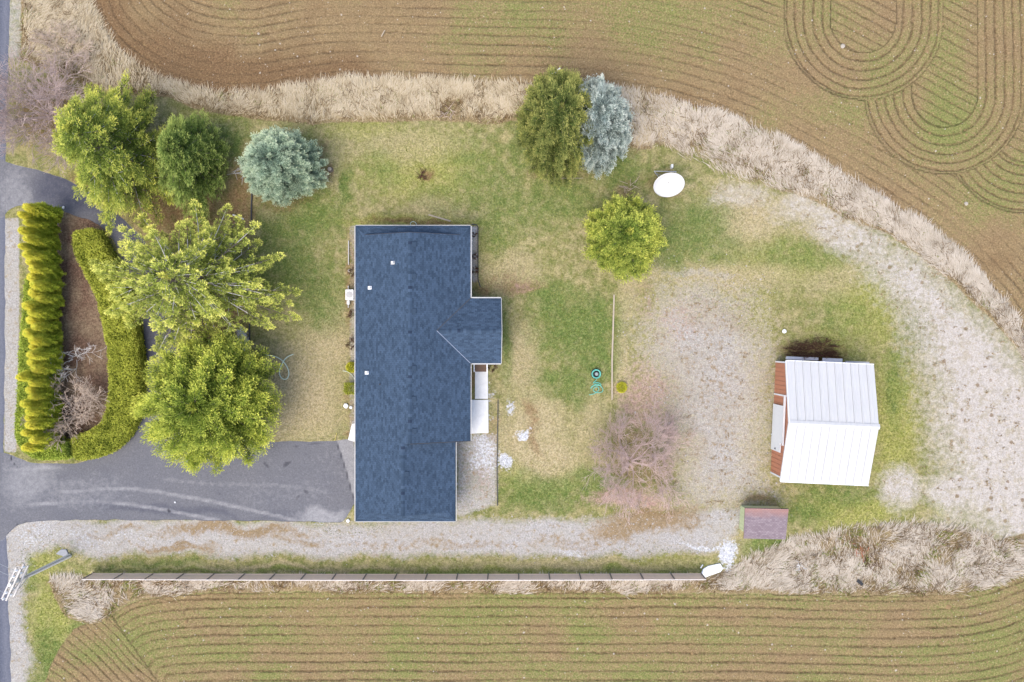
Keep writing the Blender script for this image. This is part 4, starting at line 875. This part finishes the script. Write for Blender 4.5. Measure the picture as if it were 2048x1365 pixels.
# ------------------------------------------------------------------ hedges
def hedge(name, label, path, width, h, mat, seed, dens=260, leaf=.13, bulge=.08, ragged=.06):
    """clipped hedge along a plan path (metres): solid leafy core and a skin of leaves"""
    rng = np.random.default_rng(seed); pts = [Vector(q_) for q_ in path]; n = len(pts)
    wd = width if hasattr(width, '__len__') else [width] * n; c = Vector((sum(q_.x for q_ in pts)/n, sum(q_.y for q_ in pts)/n, 0))
    nrm = []
    for i in range(n):
        d = (pts[min(i+1, n-1)] - pts[max(i-1, 0)]); d.z = 0; d.normalize(); nrm.append(Vector((-d.y, d.x, 0)))
    prof = [(-.5, 0), (-.52, .35), (-.5, .8), (-.40, .97), (0, 1.0), (.40, .97), (.5, .8), (.52, .35), (.5, 0)]
    ring = lambda i, s: [pts[i] + nrm[i]*(wd[i]*u*s) + Vector((0, 0, h*v*(s if v > .5 else 1))) - c for u, v in prof]
    core = MB(); k = len(prof)
    for i in range(n): core.v += [tuple(q_) for q_ in ring(i, .93)]
    for i in range(n-1):
        for j in range(k-1): core.f.append((i*k+j, i*k+j+1, (i+1)*k+j+1, (i+1)*k+j))
    core.f.append(tuple(range(k))); core.f.append(tuple((n-1)*k+j for j in range(k))[::-1])
    o = thing(name, label, 'hedge', c)
    cm = core.build('hedge_core', mat, o); a = cm.data.attributes.new('fv', 'FLOAT_COLOR', 'POINT'); a.data.foreach_set('color', [.15, 0, 0, 1] * len(cm.data.vertices))
    P_, N_ = [], []
    rings = [ring(i, 1.0) for i in range(n)]
    def fill(a0, a1, b0, b1):
        e1, e2 = a1 - a0, b0 - a0; nn = e1.cross(e2); ar = nn.length; cnt = int(ar * dens)
        if cnt < 1: return
        nn.normalize(); u = rng.random((cnt, 1)); v = rng.random((cnt, 1))
        p_ = (np.array(a0)*(1-u) + np.array(a1)*u)*(1-v) + (np.array(b0)*(1-u) + np.array(b1)*u)*v
        P_.append(p_); N_.append(np.repeat(np.array(nn)[None], cnt, 0))
    for i in range(n-1):
        for j in range(k-1): fill(rings[i][j], rings[i][j+1], rings[i+1][j], rings[i+1][j+1])
    for i in (0, n-1):
        for j in range(k-1): fill(rings[i][j], rings[i][j+1], pts[i] - c, pts[i] - c + Vector((0, 0, h*.9)))
    p_ = np.concatenate(P_); nn = np.concatenate(N_); nn = np.where(((nn*(p_*[1, 1, 0] + [0, 0, 3])).sum(1, keepdims=True) < -9), -nn, nn)
    bmp = (fbm(p_[:, 0]*25, p_[:, 1]*25 + p_[:, 2]*13, 16, seed, 3) - .5); up = np.array([0, 0, .8]); rad_ = p_ - np.array([0, 0, 0])
    p_ = p_ + nn * 0 + rng.normal(0, ragged, p_.shape) + np.array([0, 0, 1]) * (bmp[:, None] * bulge * 2)
    d = up + rng.normal(0, .8, p_.shape)
    V, F, fv = leaves(p_, d, rng.uniform(.7, 1.3, len(p_))*leaf, rng.uniform(.7, 1.3, len(p_))*leaf*.55, np.clip(.5 + bmp*1.4 + rng.normal(0, .18, len(p_)), 0, 1), rng)
    link('hedge_leaves', np_mesh('hedge_leaves', V, F, {'fv': fv}), mat, o); return o
hi = 1.35
ctr = smooth_line([(168,462),(172,490),(192,530),(218,580),(232,640),(243,700),(246,760),(243,810),(232,850),(206,880),(172,894),(146,898)], 1)
wdt = np.interp(np.linspace(0, 1, len(ctr)), np.linspace(0, 1, 12), [42, 58, 60, 60, 60, 60, 60, 60, 58, 54, 48, 44]) / 25 * .97
hedge('clipped_hedge', 'bright lime clipped hedge curving along the driveway under the pine', [P(x, y, hi).to_2d().to_3d() for x, y in ctr], list(wdt), hi, L_HEDGE, 31, 560, .14, .2)
# low hedge along the road and round the corner
ctr2 = [(60,560),(58,640),(55,720),(53,800),(49,850),(50,880),(64,897),(90,903),(128,903)]
wd2 = [.7, 1.1, 1.3, 1.5, 1.5, 1.5, 1.4, 1.3, 1.1]
hedge('clipped_hedge', 'bright green low hedge along the road in front of the bronzed arborvitae', [P(x, y, 1.9).to_2d().to_3d() for x, y in smooth_line(ctr2, 1)], list(np.interp(np.linspace(0, 1, 18), np.linspace(0, 1, 9), wd2)), 2.0, L_HEDGE2, 32, 560, .14, .18)

# ------------------------------------------------------------------ arborvitae row
def arb_mesh(h, r, seed, nm):
    rng = np.random.default_rng(seed); n = 6000; f = rng.random(n) ** .9; az = rng.random(n) * 6.283
    prof = lambda f: r * np.clip((f*6)**.5, 0, 1) * (1 - f**1.9)**.9
    lob = 1 + .28*np.sin(az*3 + f*9 + seed) + .2*np.sin(az*7 - f*15)
    rr = prof(f) * lob * rng.uniform(.75, 1.08, n); p_ = np.stack([np.cos(az)*rr, np.sin(az)*rr, .35 + f*(h-.4)], 1)
    d = np.stack([np.cos(az), np.sin(az), np.full(n, .55)], 1) + rng.normal(0, .3, (n, 3))
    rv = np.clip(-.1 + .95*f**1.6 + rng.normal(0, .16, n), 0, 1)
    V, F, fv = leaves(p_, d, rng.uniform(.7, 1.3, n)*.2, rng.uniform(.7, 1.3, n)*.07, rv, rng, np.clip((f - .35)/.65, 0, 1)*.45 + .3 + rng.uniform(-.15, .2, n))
    k = 8; zs = np.linspace(.3, h*.93, 9); o = len(V); CV = []; CF = []
    for zi, z in enumerate(zs):
        q_ = prof(np.array((z-.35)/(h-.4)).clip(0.01, 1)) * .72
        for j in range(k): CV.append((math.cos(6.283*j/k)*q_, math.sin(6.283*j/k)*q_, z))
    for i in range(len(zs)-1):
        for j in range(k):
            a, b, c, d2 = i*k+j, i*k+(j+1) % k, (i+1)*k+(j+1) % k, (i+1)*k+j; CF += [(a, b, c), (a, c, d2)]
    cfv = np.zeros((len(CV), 3)); cfv[:, 0] = .5
    return np_mesh(nm, np.concatenate([V, CV]), np.concatenate([F, np.array(CF)+o]), {'fv': np.concatenate([fv, cfv])})
arbs = [arb_mesh(4.6, .40, 40+i, 'foliage') for i in range(5)]
stem = MB().tube([(0, 0, -.2), (0, 0, .5), (.02, 0, 1.2)], [.07, .06, .04], 6).mesh('stem'); stem.materials.append(M_TWIGW)
rng = random.Random(5); ys = []
ay = 434.0
while ay < 893: ys.append(ay); ay += rng.uniform(11.8, 15.2)
ordn = lambda i: ['first','second','third','fourth','fifth','sixth','seventh','eighth','ninth','tenth','eleventh','twelfth','thirteenth','fourteenth','fifteenth','sixteenth','seventeenth','eighteenth','nineteenth','twentieth','twenty-first','twenty-second','twenty-third','twenty-fourth','twenty-fifth','twenty-sixth','twenty-seventh','twenty-eighth','twenty-ninth','thirtieth','thirty-first','thirty-second','thirty-third','thirty-fourth','thirty-fifth','thirty-sixth','thirty-seventh','thirty-eighth','thirty-ninth','fortieth'][i]
for i, y in enumerate(ys):
    if 560 < y < 860: sc = rng.uniform(.68, 1.0)
    elif y < 520: sc = rng.uniform(.92, 1.05)
    else: sc = rng.uniform(.78, .95)
    b = P(119 + (-7 if i % 2 else 4) + rng.uniform(-3, 3), y)
    o = thing('arborvitae', f'bronzed columnar arborvitae, {ordn(i)} from the top of the roadside row', 'arborvitae', b, rng.uniform(0, 6.28), 'arborvitae in the roadside row')
    link('stem', stem, None, o); fo = link('foliage', arbs[i % 5], L_ARB, o)
    wk_ = rng.uniform(.95, 1.3); o.scale = (wk_, wk_, sc)

# ------------------------------------------------------------------ small shrubs
def shrub(name, label, px, py, r, h, mat, seed, box=False, n=1400, leaf=.09):
    rng_ = np.random.default_rng(seed); d = rng_.normal(size=(n, 3)); d[:, 2] = np.abs(d[:, 2])
    d /= np.linalg.norm(d, axis=1, keepdims=True)
    if box: d = d / np.abs(d).max(1, keepdims=True) * .92
    p_ = d * [r, r, h] * rng_.uniform(.6, 1.03, (n, 1))
    V, F, fv = leaves(p_, d + [0, 0, .4] + rng_.normal(0, .5, (n, 3)), leaf, leaf*.6, rng_.random(n), rng_)
    o = thing(name, label, 'shrub', P(px, py)); link('leaves', np_mesh('leaves', V, F, {'fv': fv}), mat, o)
    MB().tube([(0, 0, -.1), (0, 0, h*.6)], [.05, .03], 6).build('stem', M_BARK, o); return o
shrub('round_shrub', 'small round yellow-green shrub tucked against the left wall of the house', 704, 735, .42, .8, L_BOX, 51)
shrub('clipped_shrub', 'small boxy clipped shrub against the left wall below the round one', 702, 777, .48, .8, L_HEDGE, 52, True)
shrub('low_shrub', 'little olive shrub at the lawn edge right of the hose reel', 1243, 775, .42, .5, L_BOX, 53)
shrub('green_sprig', 'small green sprig in the dark weeds behind the barn', 1641, 711, .2, .5, L_GRN, 54, False, 200)
for i, (px, py, r_, lb) in enumerate(((705,545,.4,'brown dead shrub beside the house wall above the white cooling unit'), (705,630,.45,'brown dead shrub beside the house wall below the white cooling unit'), (703,688,.5,'brown dead shrub beside the house wall above the round shrub'),
        (949,470,.22,'upper dead clump in the gravel strip right of the house'), (949,513,.26,'middle dead clump in the gravel strip right of the house'), (950,540,.3,'lower dead clump in the gravel strip right of the house'), (985,735,.4,'dark dead clump below the porch gable beside the steps'))):
    add_bare('dead_clump', lb, 'dead plant', (px-r_*25, py-r_*25, px+r_*25, py+r_*25), .5, M_TWIGB, 'dead clumps round the house', .8, seed=60+i, stems=9, depth=3, r0=.015)

# ------------------------------------------------------------------ small things
ac = thing('cooling_unit', 'white outdoor cooling unit at the left wall of the house', 'cooling unit', P(703, 591))
MB().bevbox(-.32, .34, -.42, .42, 0, .8, .04).build('housing', M_WHITE, ac); MB().lathe([(.26, .8), (.26, .83), (.05, .84)], 16).build('fan_grille', M_FASCIA, ac); MB().box(-.3, -.1, -.75, -.45, 0, .35).build('valve_box', M_WHITE, ac)
def edging(name, pts, w, hh, mat, label):
    a = P(*pts[0]); m = MB(); pts = [P(*q_) - a for q_ in pts]
    for u, v in zip(pts[:-1], pts[1:]): m.beam(u + Vector((0, 0, hh/2)), v + Vector((0, 0, hh/2)), w, hh)
    return tag(m.build(name, mat, None, a), label, 'edging')
edging('lawn_edging', [(697.5,482),(697.5,530)], .07, .1, M_FASCIA, 'upper pale edging strip along the left bed of the house'); edging('lawn_edging', [(697,572),(697,616)], .07, .1, M_FASCIA, 'lower pale edging strip along the left bed of the house')
edging('lawn_edging', [(943,450),(953,450),(956,455),(956,560),(961,575)], .07, .1, M_SIDELINE, 'dark edging round the gravel strip right of the house'); edging('lawn_edging', [(501,335),(505,370),(503,410),(503,450)], .09, .08, M_SIDELINE, 'black lawn edging left of the blue spruce beside the brown needles')
edging('lawn_edging', [(499,648),(500,696)], .08, .08, M_SIDELINE, 'short black lawn edging above the rounded conifer by white stones'); edging('lawn_edging', [(996,800),(995,870),(994,935),(995,1012)], .06, .08, M_SIDELINE, 'thin dark edging between the house gravel and the lawn')
edging('lawn_edging', [(1228,590),(1226,660),(1224,720),(1224,800)], .12, .08, M_STICK, 'pale timber edging between the lawn and the gravel yard')
def stick(name, a, b, r_, mat, label, cat, z0=.04, z1=.06, sq=False):
    q0, q1 = P(*a), P(*b); q0.z = 0; v = q1 - q0; v.z = z1; m = MB()
    if sq: m.beam((0, 0, z0), v, r_*2, r_*1.4)
    else: m.tube([(0, 0, z0), v*.5 + Vector((0, 0, .02)), v], [r_, r_*.9, r_*.8], 8)
    return tag(m.build(name, mat, None, q0), label, cat)
stick('white_pipe', (466,430), (488,439), .06, M_WHITE, 'white pipe lying on brown needles left of the black edging', 'pipe')
stick('wooden_board', (857,430), (901,443), .055, M_STICK, 'long pale board lying on grass above the house roof', 'board', sq=True)
stick('white_pipe', (1098,156), (1120,140), .08, M_WHITE, 'white pipe poking out above the olive spruce at the field', 'pipe', .3, .4)
stick('wooden_stake', (763,74), (770,62), .05, M_STICK, 'lone pale stake lying in the tilled field above the house', 'stake', .05, .12)
stick('fallen_pole', (1105,357), (1166,357), .03, M_STICK, 'thin pale pole under the lower edge of the olive spruce', 'pole')
stick('yellow_stick', (670,882), (674,866), .03, plain('yellow_paint', C(214, 200, 110), .6), 'thin yellow stick at the driveway edge near the garage', 'stick')
stick('black_board', (1713,1160), (1722,1168), .12, M_DARK, 'short black object in the bleached grass at lower right', 'board', .1, .25, True)
def hose(name, pts, r_, mat, label, z=.04):
    a = P(*pts[0]); q_ = smooth_line(pts, 3); m = MB().tube([P(*v) - a + Vector((0, 0, z)) for v in q_], r_, 6); return tag(m.build(name, mat, None, a), label, 'hose')
hose('garden_hose', [(532,710),(556,714),(572,728),(579,745),(576,757),(569,760),(561,755),(558,742),(566,724),(574,714),(587,709)], .042, M_HOSE, 'pale green hose lying in a loop on the straw lawn')
hose('garden_hose', [(822,452),(820,447),(826,443),(832,446),(834,453)], .025, M_HOSE, 'short hose loop at the top edge of the house roof'); hose('garden_hose', [(686,742),(697,744),(706,752),(712,764)], .025, M_HOSE, 'thin pale hose beside the boxy shrub at the left wall')
hose('garden_hose', [(1193,760),(1184,768),(1196,764),(1205,772),(1186,770),(1179,780),(1192,766),(1204,774),(1207,783),(1196,787),(1184,781),(1192,772),(1200,778),(1190,788),(1178,790)], .028, M_TEAL, 'teal hose tangled on the lawn below its reel')
M_GRAVH = plain('grey_plastic', C(170, 184, 180), .5)
hr = thing('hose_reel', 'round teal hose reel standing on the lawn beside the gravel yard', 'hose reel', P(1192, 748))
MB().lathe([(.1, .05), (.1, .42), (.14, .44), (.1, .47), (.02, .47)], 16).build('hub', M_GRAVH, hr)
for i in range(4): MB().tube([(math.cos(u/20*6.283)*(.3+.04*(i % 2)), math.sin(u/20*6.283)*(.3+.04*(i % 2)), .08+.07*i) for u in range(21)], .035, 6).build('hose_coil', M_TEAL, hr)
MB().lathe([(.42, 0), (.42, .04), (.1, .05)], 20).build('base_plate', M_DARK, hr)
def stump(px, py, r_, label):
    o = thing('tree_stump', label, 'stump', P(px, py)); MB().lathe([(r_*1.3, -.1), (r_*1.05, .08), (r_, .28), (r_*.95, .3)], 12).build('bark', M_BARK, o); MB().lathe([(r_*.93, .3), (r_*.9, .306)], 12).build('cut_face', M_STICK, o)
stump(661, 340, .17, 'cut tree stump on a brown patch right of the blue spruce')
def pile(name, label, px, py, n, rad, ln, mat, seed, cat='brush pile'):
    g = np.random.default_rng(seed); o = thing(name, label, cat, P(px, py)); a = np.stack([g.normal(0, rad, n), g.normal(0, rad, n), g.uniform(.02, .18, n)], 1)
    az = g.random(n)*6.283; b = a + np.stack([np.cos(az), np.sin(az), g.uniform(-.2, .3, n)], 1) * g.uniform(.4, 1, (n, 1)) * ln; b[:, 2] = np.maximum(b[:, 2], .02)
    V, F = sticks(a, b, np.full(n, .022), np.full(n, .014)); link('sticks', np_mesh('sticks', V, F), mat, o); return o
pile('brush_pile', 'small pile of cut sticks on a brown patch above the house', 845, 350, 36, .2, .5, M_TWIGB, 71); pile('brush_pile', 'fallen pale twigs trailing from the stump by the blue spruce', 655, 358, 8, .12, .9, M_STICK, 72)
pile('brush_pile', 'short sticks in the round gap of the dry grass band', 896, 228, 22, .25, .7, M_TWIGT, 73); pile('debris_pile', 'white debris heap in bleached grass right of the slab', 1597, 1131, 16, .22, .45, M_WHITE, 74, 'debris')
pile('debris_pile', 'orange debris in the bleached grass at lower right', 1720, 1102, 14, .35, .7, M_ORANGE, 75, 'debris'); pile('dead_branch', 'pale forked dead branch on brown needles left of the black edging', 478, 345, 12, .25, 1.1, M_TWIGW, 76, 'branch')
pile('brush_pile', 'dead twigs in the weeds between the silver spruce and the dish', 1256, 372, 14, .2, .8, M_TWIGT, 77); pile('brush_pile', 'dark twigs in bleached grass above the black board', 1735, 1125, 24, .5, 1.0, M_TWIGB, 78)
def rock(px, py, r_, mat, label, cat='stone', seed=0):
    g = random.Random(seed); m = MB(); n = 9; prof = [(.6, -.15), (1, .1), (.85, .45), (.35, .62)]
    vs_ = [(math.cos(6.283*k/n)*a*r_*g.uniform(.75, 1.1), math.sin(6.283*k/n)*a*r_*g.uniform(.75, 1.1), z*r_) for a, z in prof for k in range(n)]
    fs_ = [(i*n+k, i*n+(k+1) % n, (i+1)*n+(k+1) % n, (i+1)*n+k) for i in range(3) for k in range(n)] + [tuple(3*n+k for k in range(n))]
    return tag(m.add(vs_, fs_).build('stone' if cat == 'stone' else 'block', mat, None, P(px, py)), label, cat)
rock(1568, 663, .2, M_WHITE, 'pale stone on the grass above the barn', seed=1); rock(692, 812, .22, M_WHITE, 'white block beside the house wall above the garage', 'block', 2); rock(702, 815, .14, M_WHITE, 'smaller white block touching the house wall above the garage', 'block', 3)
rock(696, 1042, .16, M_WHITE, 'white stone on the driveway at the garage corner', seed=4); rock(127, 415, .12, M_WHITE, 'small white stone on the upper driveway above the hedge', seed=5); rock(1932, 408, .17, M_STONE, 'pale stone in the tilled field at upper right', seed=6)
rock(1358, 213 + 0, .16, M_STONE, 'pale stone at the field edge right of the silver spruce', seed=7); rock(1685, 93, .2, M_STONE, 'grey stone inside the looping drill rows', seed=8); rock(350, 235+770, .08, M_WHITE, 'tiny white stone on the driveway', seed=9); rock(131, 548, .14, plain('yellow_leaf', C(220, 210, 90)), 'small yellow clump on the mulch between the hedges', 'clump', 10)

# ------------------------------------------------------------------ grasses, stones and clods nobody could count
def scatter(n, x0, x1, y0, y1, dfun, g):
    out = []; tot = 0
    while tot < n:
        px = g.uniform(x0, x1, 40000); py = g.uniform(y0, y1, 40000); keep = g.random(40000) < dfun(px, py)
        out.append(np.stack([px[keep], py[keep]], 1)); tot += keep.sum()
        if len(out) > 60: break
    return np.concatenate(out)[:n]
gridlook = lambda arr, px, py: arr[np.clip(((CY - py)/S + 32.4)/STEP, 0, NYg-1).astype(int), np.clip(((px - CX)/S + 46.2)/STEP, 0, NXg-1).astype(int)]
def blades(name, label, n, dens, ang, ln, wd, lie, mat, seed, region=(-100, 2150, -100, 1460)):
    g = np.random.default_rng(seed); q_ = scatter(n, *region, dens, g); n = len(q_); px, py = q_[:, 0], q_[:, 1]
    x = (px - CX)/S; y = (CY - py)/S; a = ang(px, py) + g.normal(0, .38, n); e = g.uniform(*lie, n)
    L_ = g.uniform(.25, 1.2, n) * ln; d = np.stack([np.cos(a)*np.cos(e), np.sin(a)*np.cos(e), np.sin(e)], 1)
    side = np.stack([-np.sin(a), np.cos(a), np.zeros(n)], 1); base = np.stack([x, y, gridlook(gz, px, py) + .0], 1); w_ = g.uniform(.6, 1.3, (n, 1)) * wd
    mid = base + d * (L_*.55)[:, None]; tip = mid + (d * [1, 1, .15]) * (L_*.5)[:, None]
    V = np.stack([base - side*w_*.5, base + side*w_*.5, mid + side*w_*.45, mid - side*w_*.45, tip], 1).reshape(-1, 3); i = np.arange(n)[:, None]*5
    F = np.concatenate([i + [[0, 1, 2]], i + [[0, 2, 3]], i + [[3, 2, 4]]], 0); fv = np.zeros((n, 5, 3)); fv[:, :, 0] = np.clip(g.normal(.4, .3, (n, 1)) + (fbm(px, py, 14, 3, 3)[:, None] - .5) * 1.6, 0, 1); fv[:, :, 1] = [0, 0, .6, .6, 1]
    o = link(name, np_mesh(name, V, F, {'fv': fv.reshape(-1, 3)}), mat); o['kind'] = 'stuff'; tag(o, label, 'grass'); return o
flow = lambda px, py: math.pi/2 + (vnoise(px, py, 70, 5) - .5) * 1.6 + np.clip((px - 1200)/800, 0, 1) * .35 - np.clip((300 - px)/300, 0, 1) * .6
dV = lambda px, py: gridlook(vN, px, py)**2 * (.15 + .85*np.clip((fbm(px, py, 34, 6, 3) - .36)*4, 0, 1)) * (np.hypot(px-905, (py-226)*1.1) > 25)
blades('dry_grass', 'tall golden dry grass along the upper field edge', 52000, lambda px, py: dV(px, py) * (g01(px) < .5), flow, .75, .035, (.25, .9), L_DRY, 81, (20, 1300, -80, 300)) if False else None
blades('dry_grass', 'tall golden dry grass band along the upper field edge', 50000, lambda px, py: dV(px, py) * np.clip((1420 - px)/300, 0, 1), flow, .9, .045, (.05, .42), L_DRY, 81, (20, 1420, -90, 300))
blades('bleached_grass', 'bleached tall grass along the right field edge', 42000, lambda px, py: dV(px, py) * np.clip((px - 1120)/300, 0, 1), flow, .85, .042, (.05, .4), L_PALE, 82, (1120, 2150, 170, 900))
blades('fence_grass', 'bleached tall grass beyond the fence and at lower right', 30000, lambda px, py: gridlook(vS, px, py)**2 * (.08 + .92*np.clip((fbm(px, py, 38, 8, 3) - .40)*4.5, 0, 1)), lambda px, py: .9 + (vnoise(px, py, 60, 7) - .5)*3.2, .75, .042, (.04, .38), L_PALE, 83, (90, 2150, 1040, 1290))
blades('pasture_weeds', 'brown weed tufts dotted over the pale pasture and gravel yard', 3800, lambda px, py: np.maximum(np.clip(gridlook(palm, px, py) - .1, 0, 1), (px > 1240) * (py < 1060) * gridlook(grv, px, py)) * np.clip((fbm(px, py, 9, 12, 2) - .74)*9, 0, 1), lambda px, py: vnoise(px, py, 5, 11)*12, .2, .035, (.2, 1.2), L_WEED, 84, (1240, 2150, 350, 1140))
blades('lawn_grass', 'short grass blades tufted over the lawn', 45000, lambda px, py: np.clip(np.maximum(gridlook(grn, px, py), .75*gridlook(mos, px, py)), .0, 1) * (gridlook(asph, px, py) < -4) * (gridlook(field_sd, px, py) < 0), lambda px, py: vnoise(px, py, 12, 13)*6.28, .14, .028, (.5, 1.4), L_GRASS, 85, (30, 1900, 200, 1400))
def stones(name, label, n, dens, size, mat, seed, region, cat):
    g = np.random.default_rng(seed); q_ = scatter(n, *region, dens, g); n = len(q_); x = (q_[:, 0]-CX)/S; y = (CY-q_[:, 1])/S; r_ = size * g.lognormal(0, .45, n)
    base = np.array([(1, 0, 0), (.3, .95, 0), (-.8, .6, 0), (-.8, -.6, 0), (.3, -.95, 0), (0, 0, .8)]); V = base[None] * r_[:, None, None] * g.uniform(.6, 1.2, (n, 6, 1)); V = V + np.stack([x, y, gridlook(gz, q_[:, 0], q_[:, 1]) + .005], 1)[:, None]
    i = np.arange(n)[:, None]*6; F = np.concatenate([i + [[k, (k+1) % 5, 5]] for k in range(5)], 0)
    o = link(name, np_mesh(name, V.reshape(-1, 3), F), mat); o['kind'] = 'stuff'; tag(o, label, cat); return o
stones('field_stones', 'small pale stones strewn over the tilled fields', 1500, lambda px, py: (gridlook(field_sd, px, py) > 3) * 1.0, .036, M_STONE, 91, (0, 2100, -60, 1430), 'stones')
M_GRAV = plain('gravel_stone', C(196, 191, 186), .9, .15, .3, 3)
M_CLOD = plain('soil_clod', C(168, 142, 104), .95, .1, .25)
stones('soil_clods', 'brown clods of earth over the tilled fields', 9000, lambda px, py: (gridlook(field_sd, px, py) > 2) * 1.0, .04, M_CLOD, 92, (-60, 2110, -90, 1450), 'clods')
stones('loose_gravel', 'loose grey stones over the lane and yard gravel', 9000, lambda px, py: gridlook(grv, px, py) * (gridlook(asph, px, py) < -2), .028, M_GRAV, 93, (0, 1560, 440, 1400), 'gravel')
both = lambda px, py: np.maximum(gridlook(vN, px, py), gridlook(vS, px, py))**2
blades('weed_stalks', 'brown broken weed stalks through the dry grass bands', 9000, lambda px, py: both(px, py) * np.clip((fbm(px, py, 24, 15, 3) - .42)*4, 0, 1), lambda px, py: vnoise(px, py, 8, 16)*18, .8, .03, (.05, .9), L_WEED2, 86, (20, 2150, -90, 1290))
blades('green_tufts', 'green grass tufts coming up through the dry grass bands', 7000, lambda px, py: both(px, py) * np.clip((fbm(px, py, 20, 18, 3) - .60)*8, 0, 1), lambda px, py: vnoise(px, py, 8, 19)*18, .4, .035, (.2, 1.2), L_GRASS, 87, (20, 2150, -90, 1290))
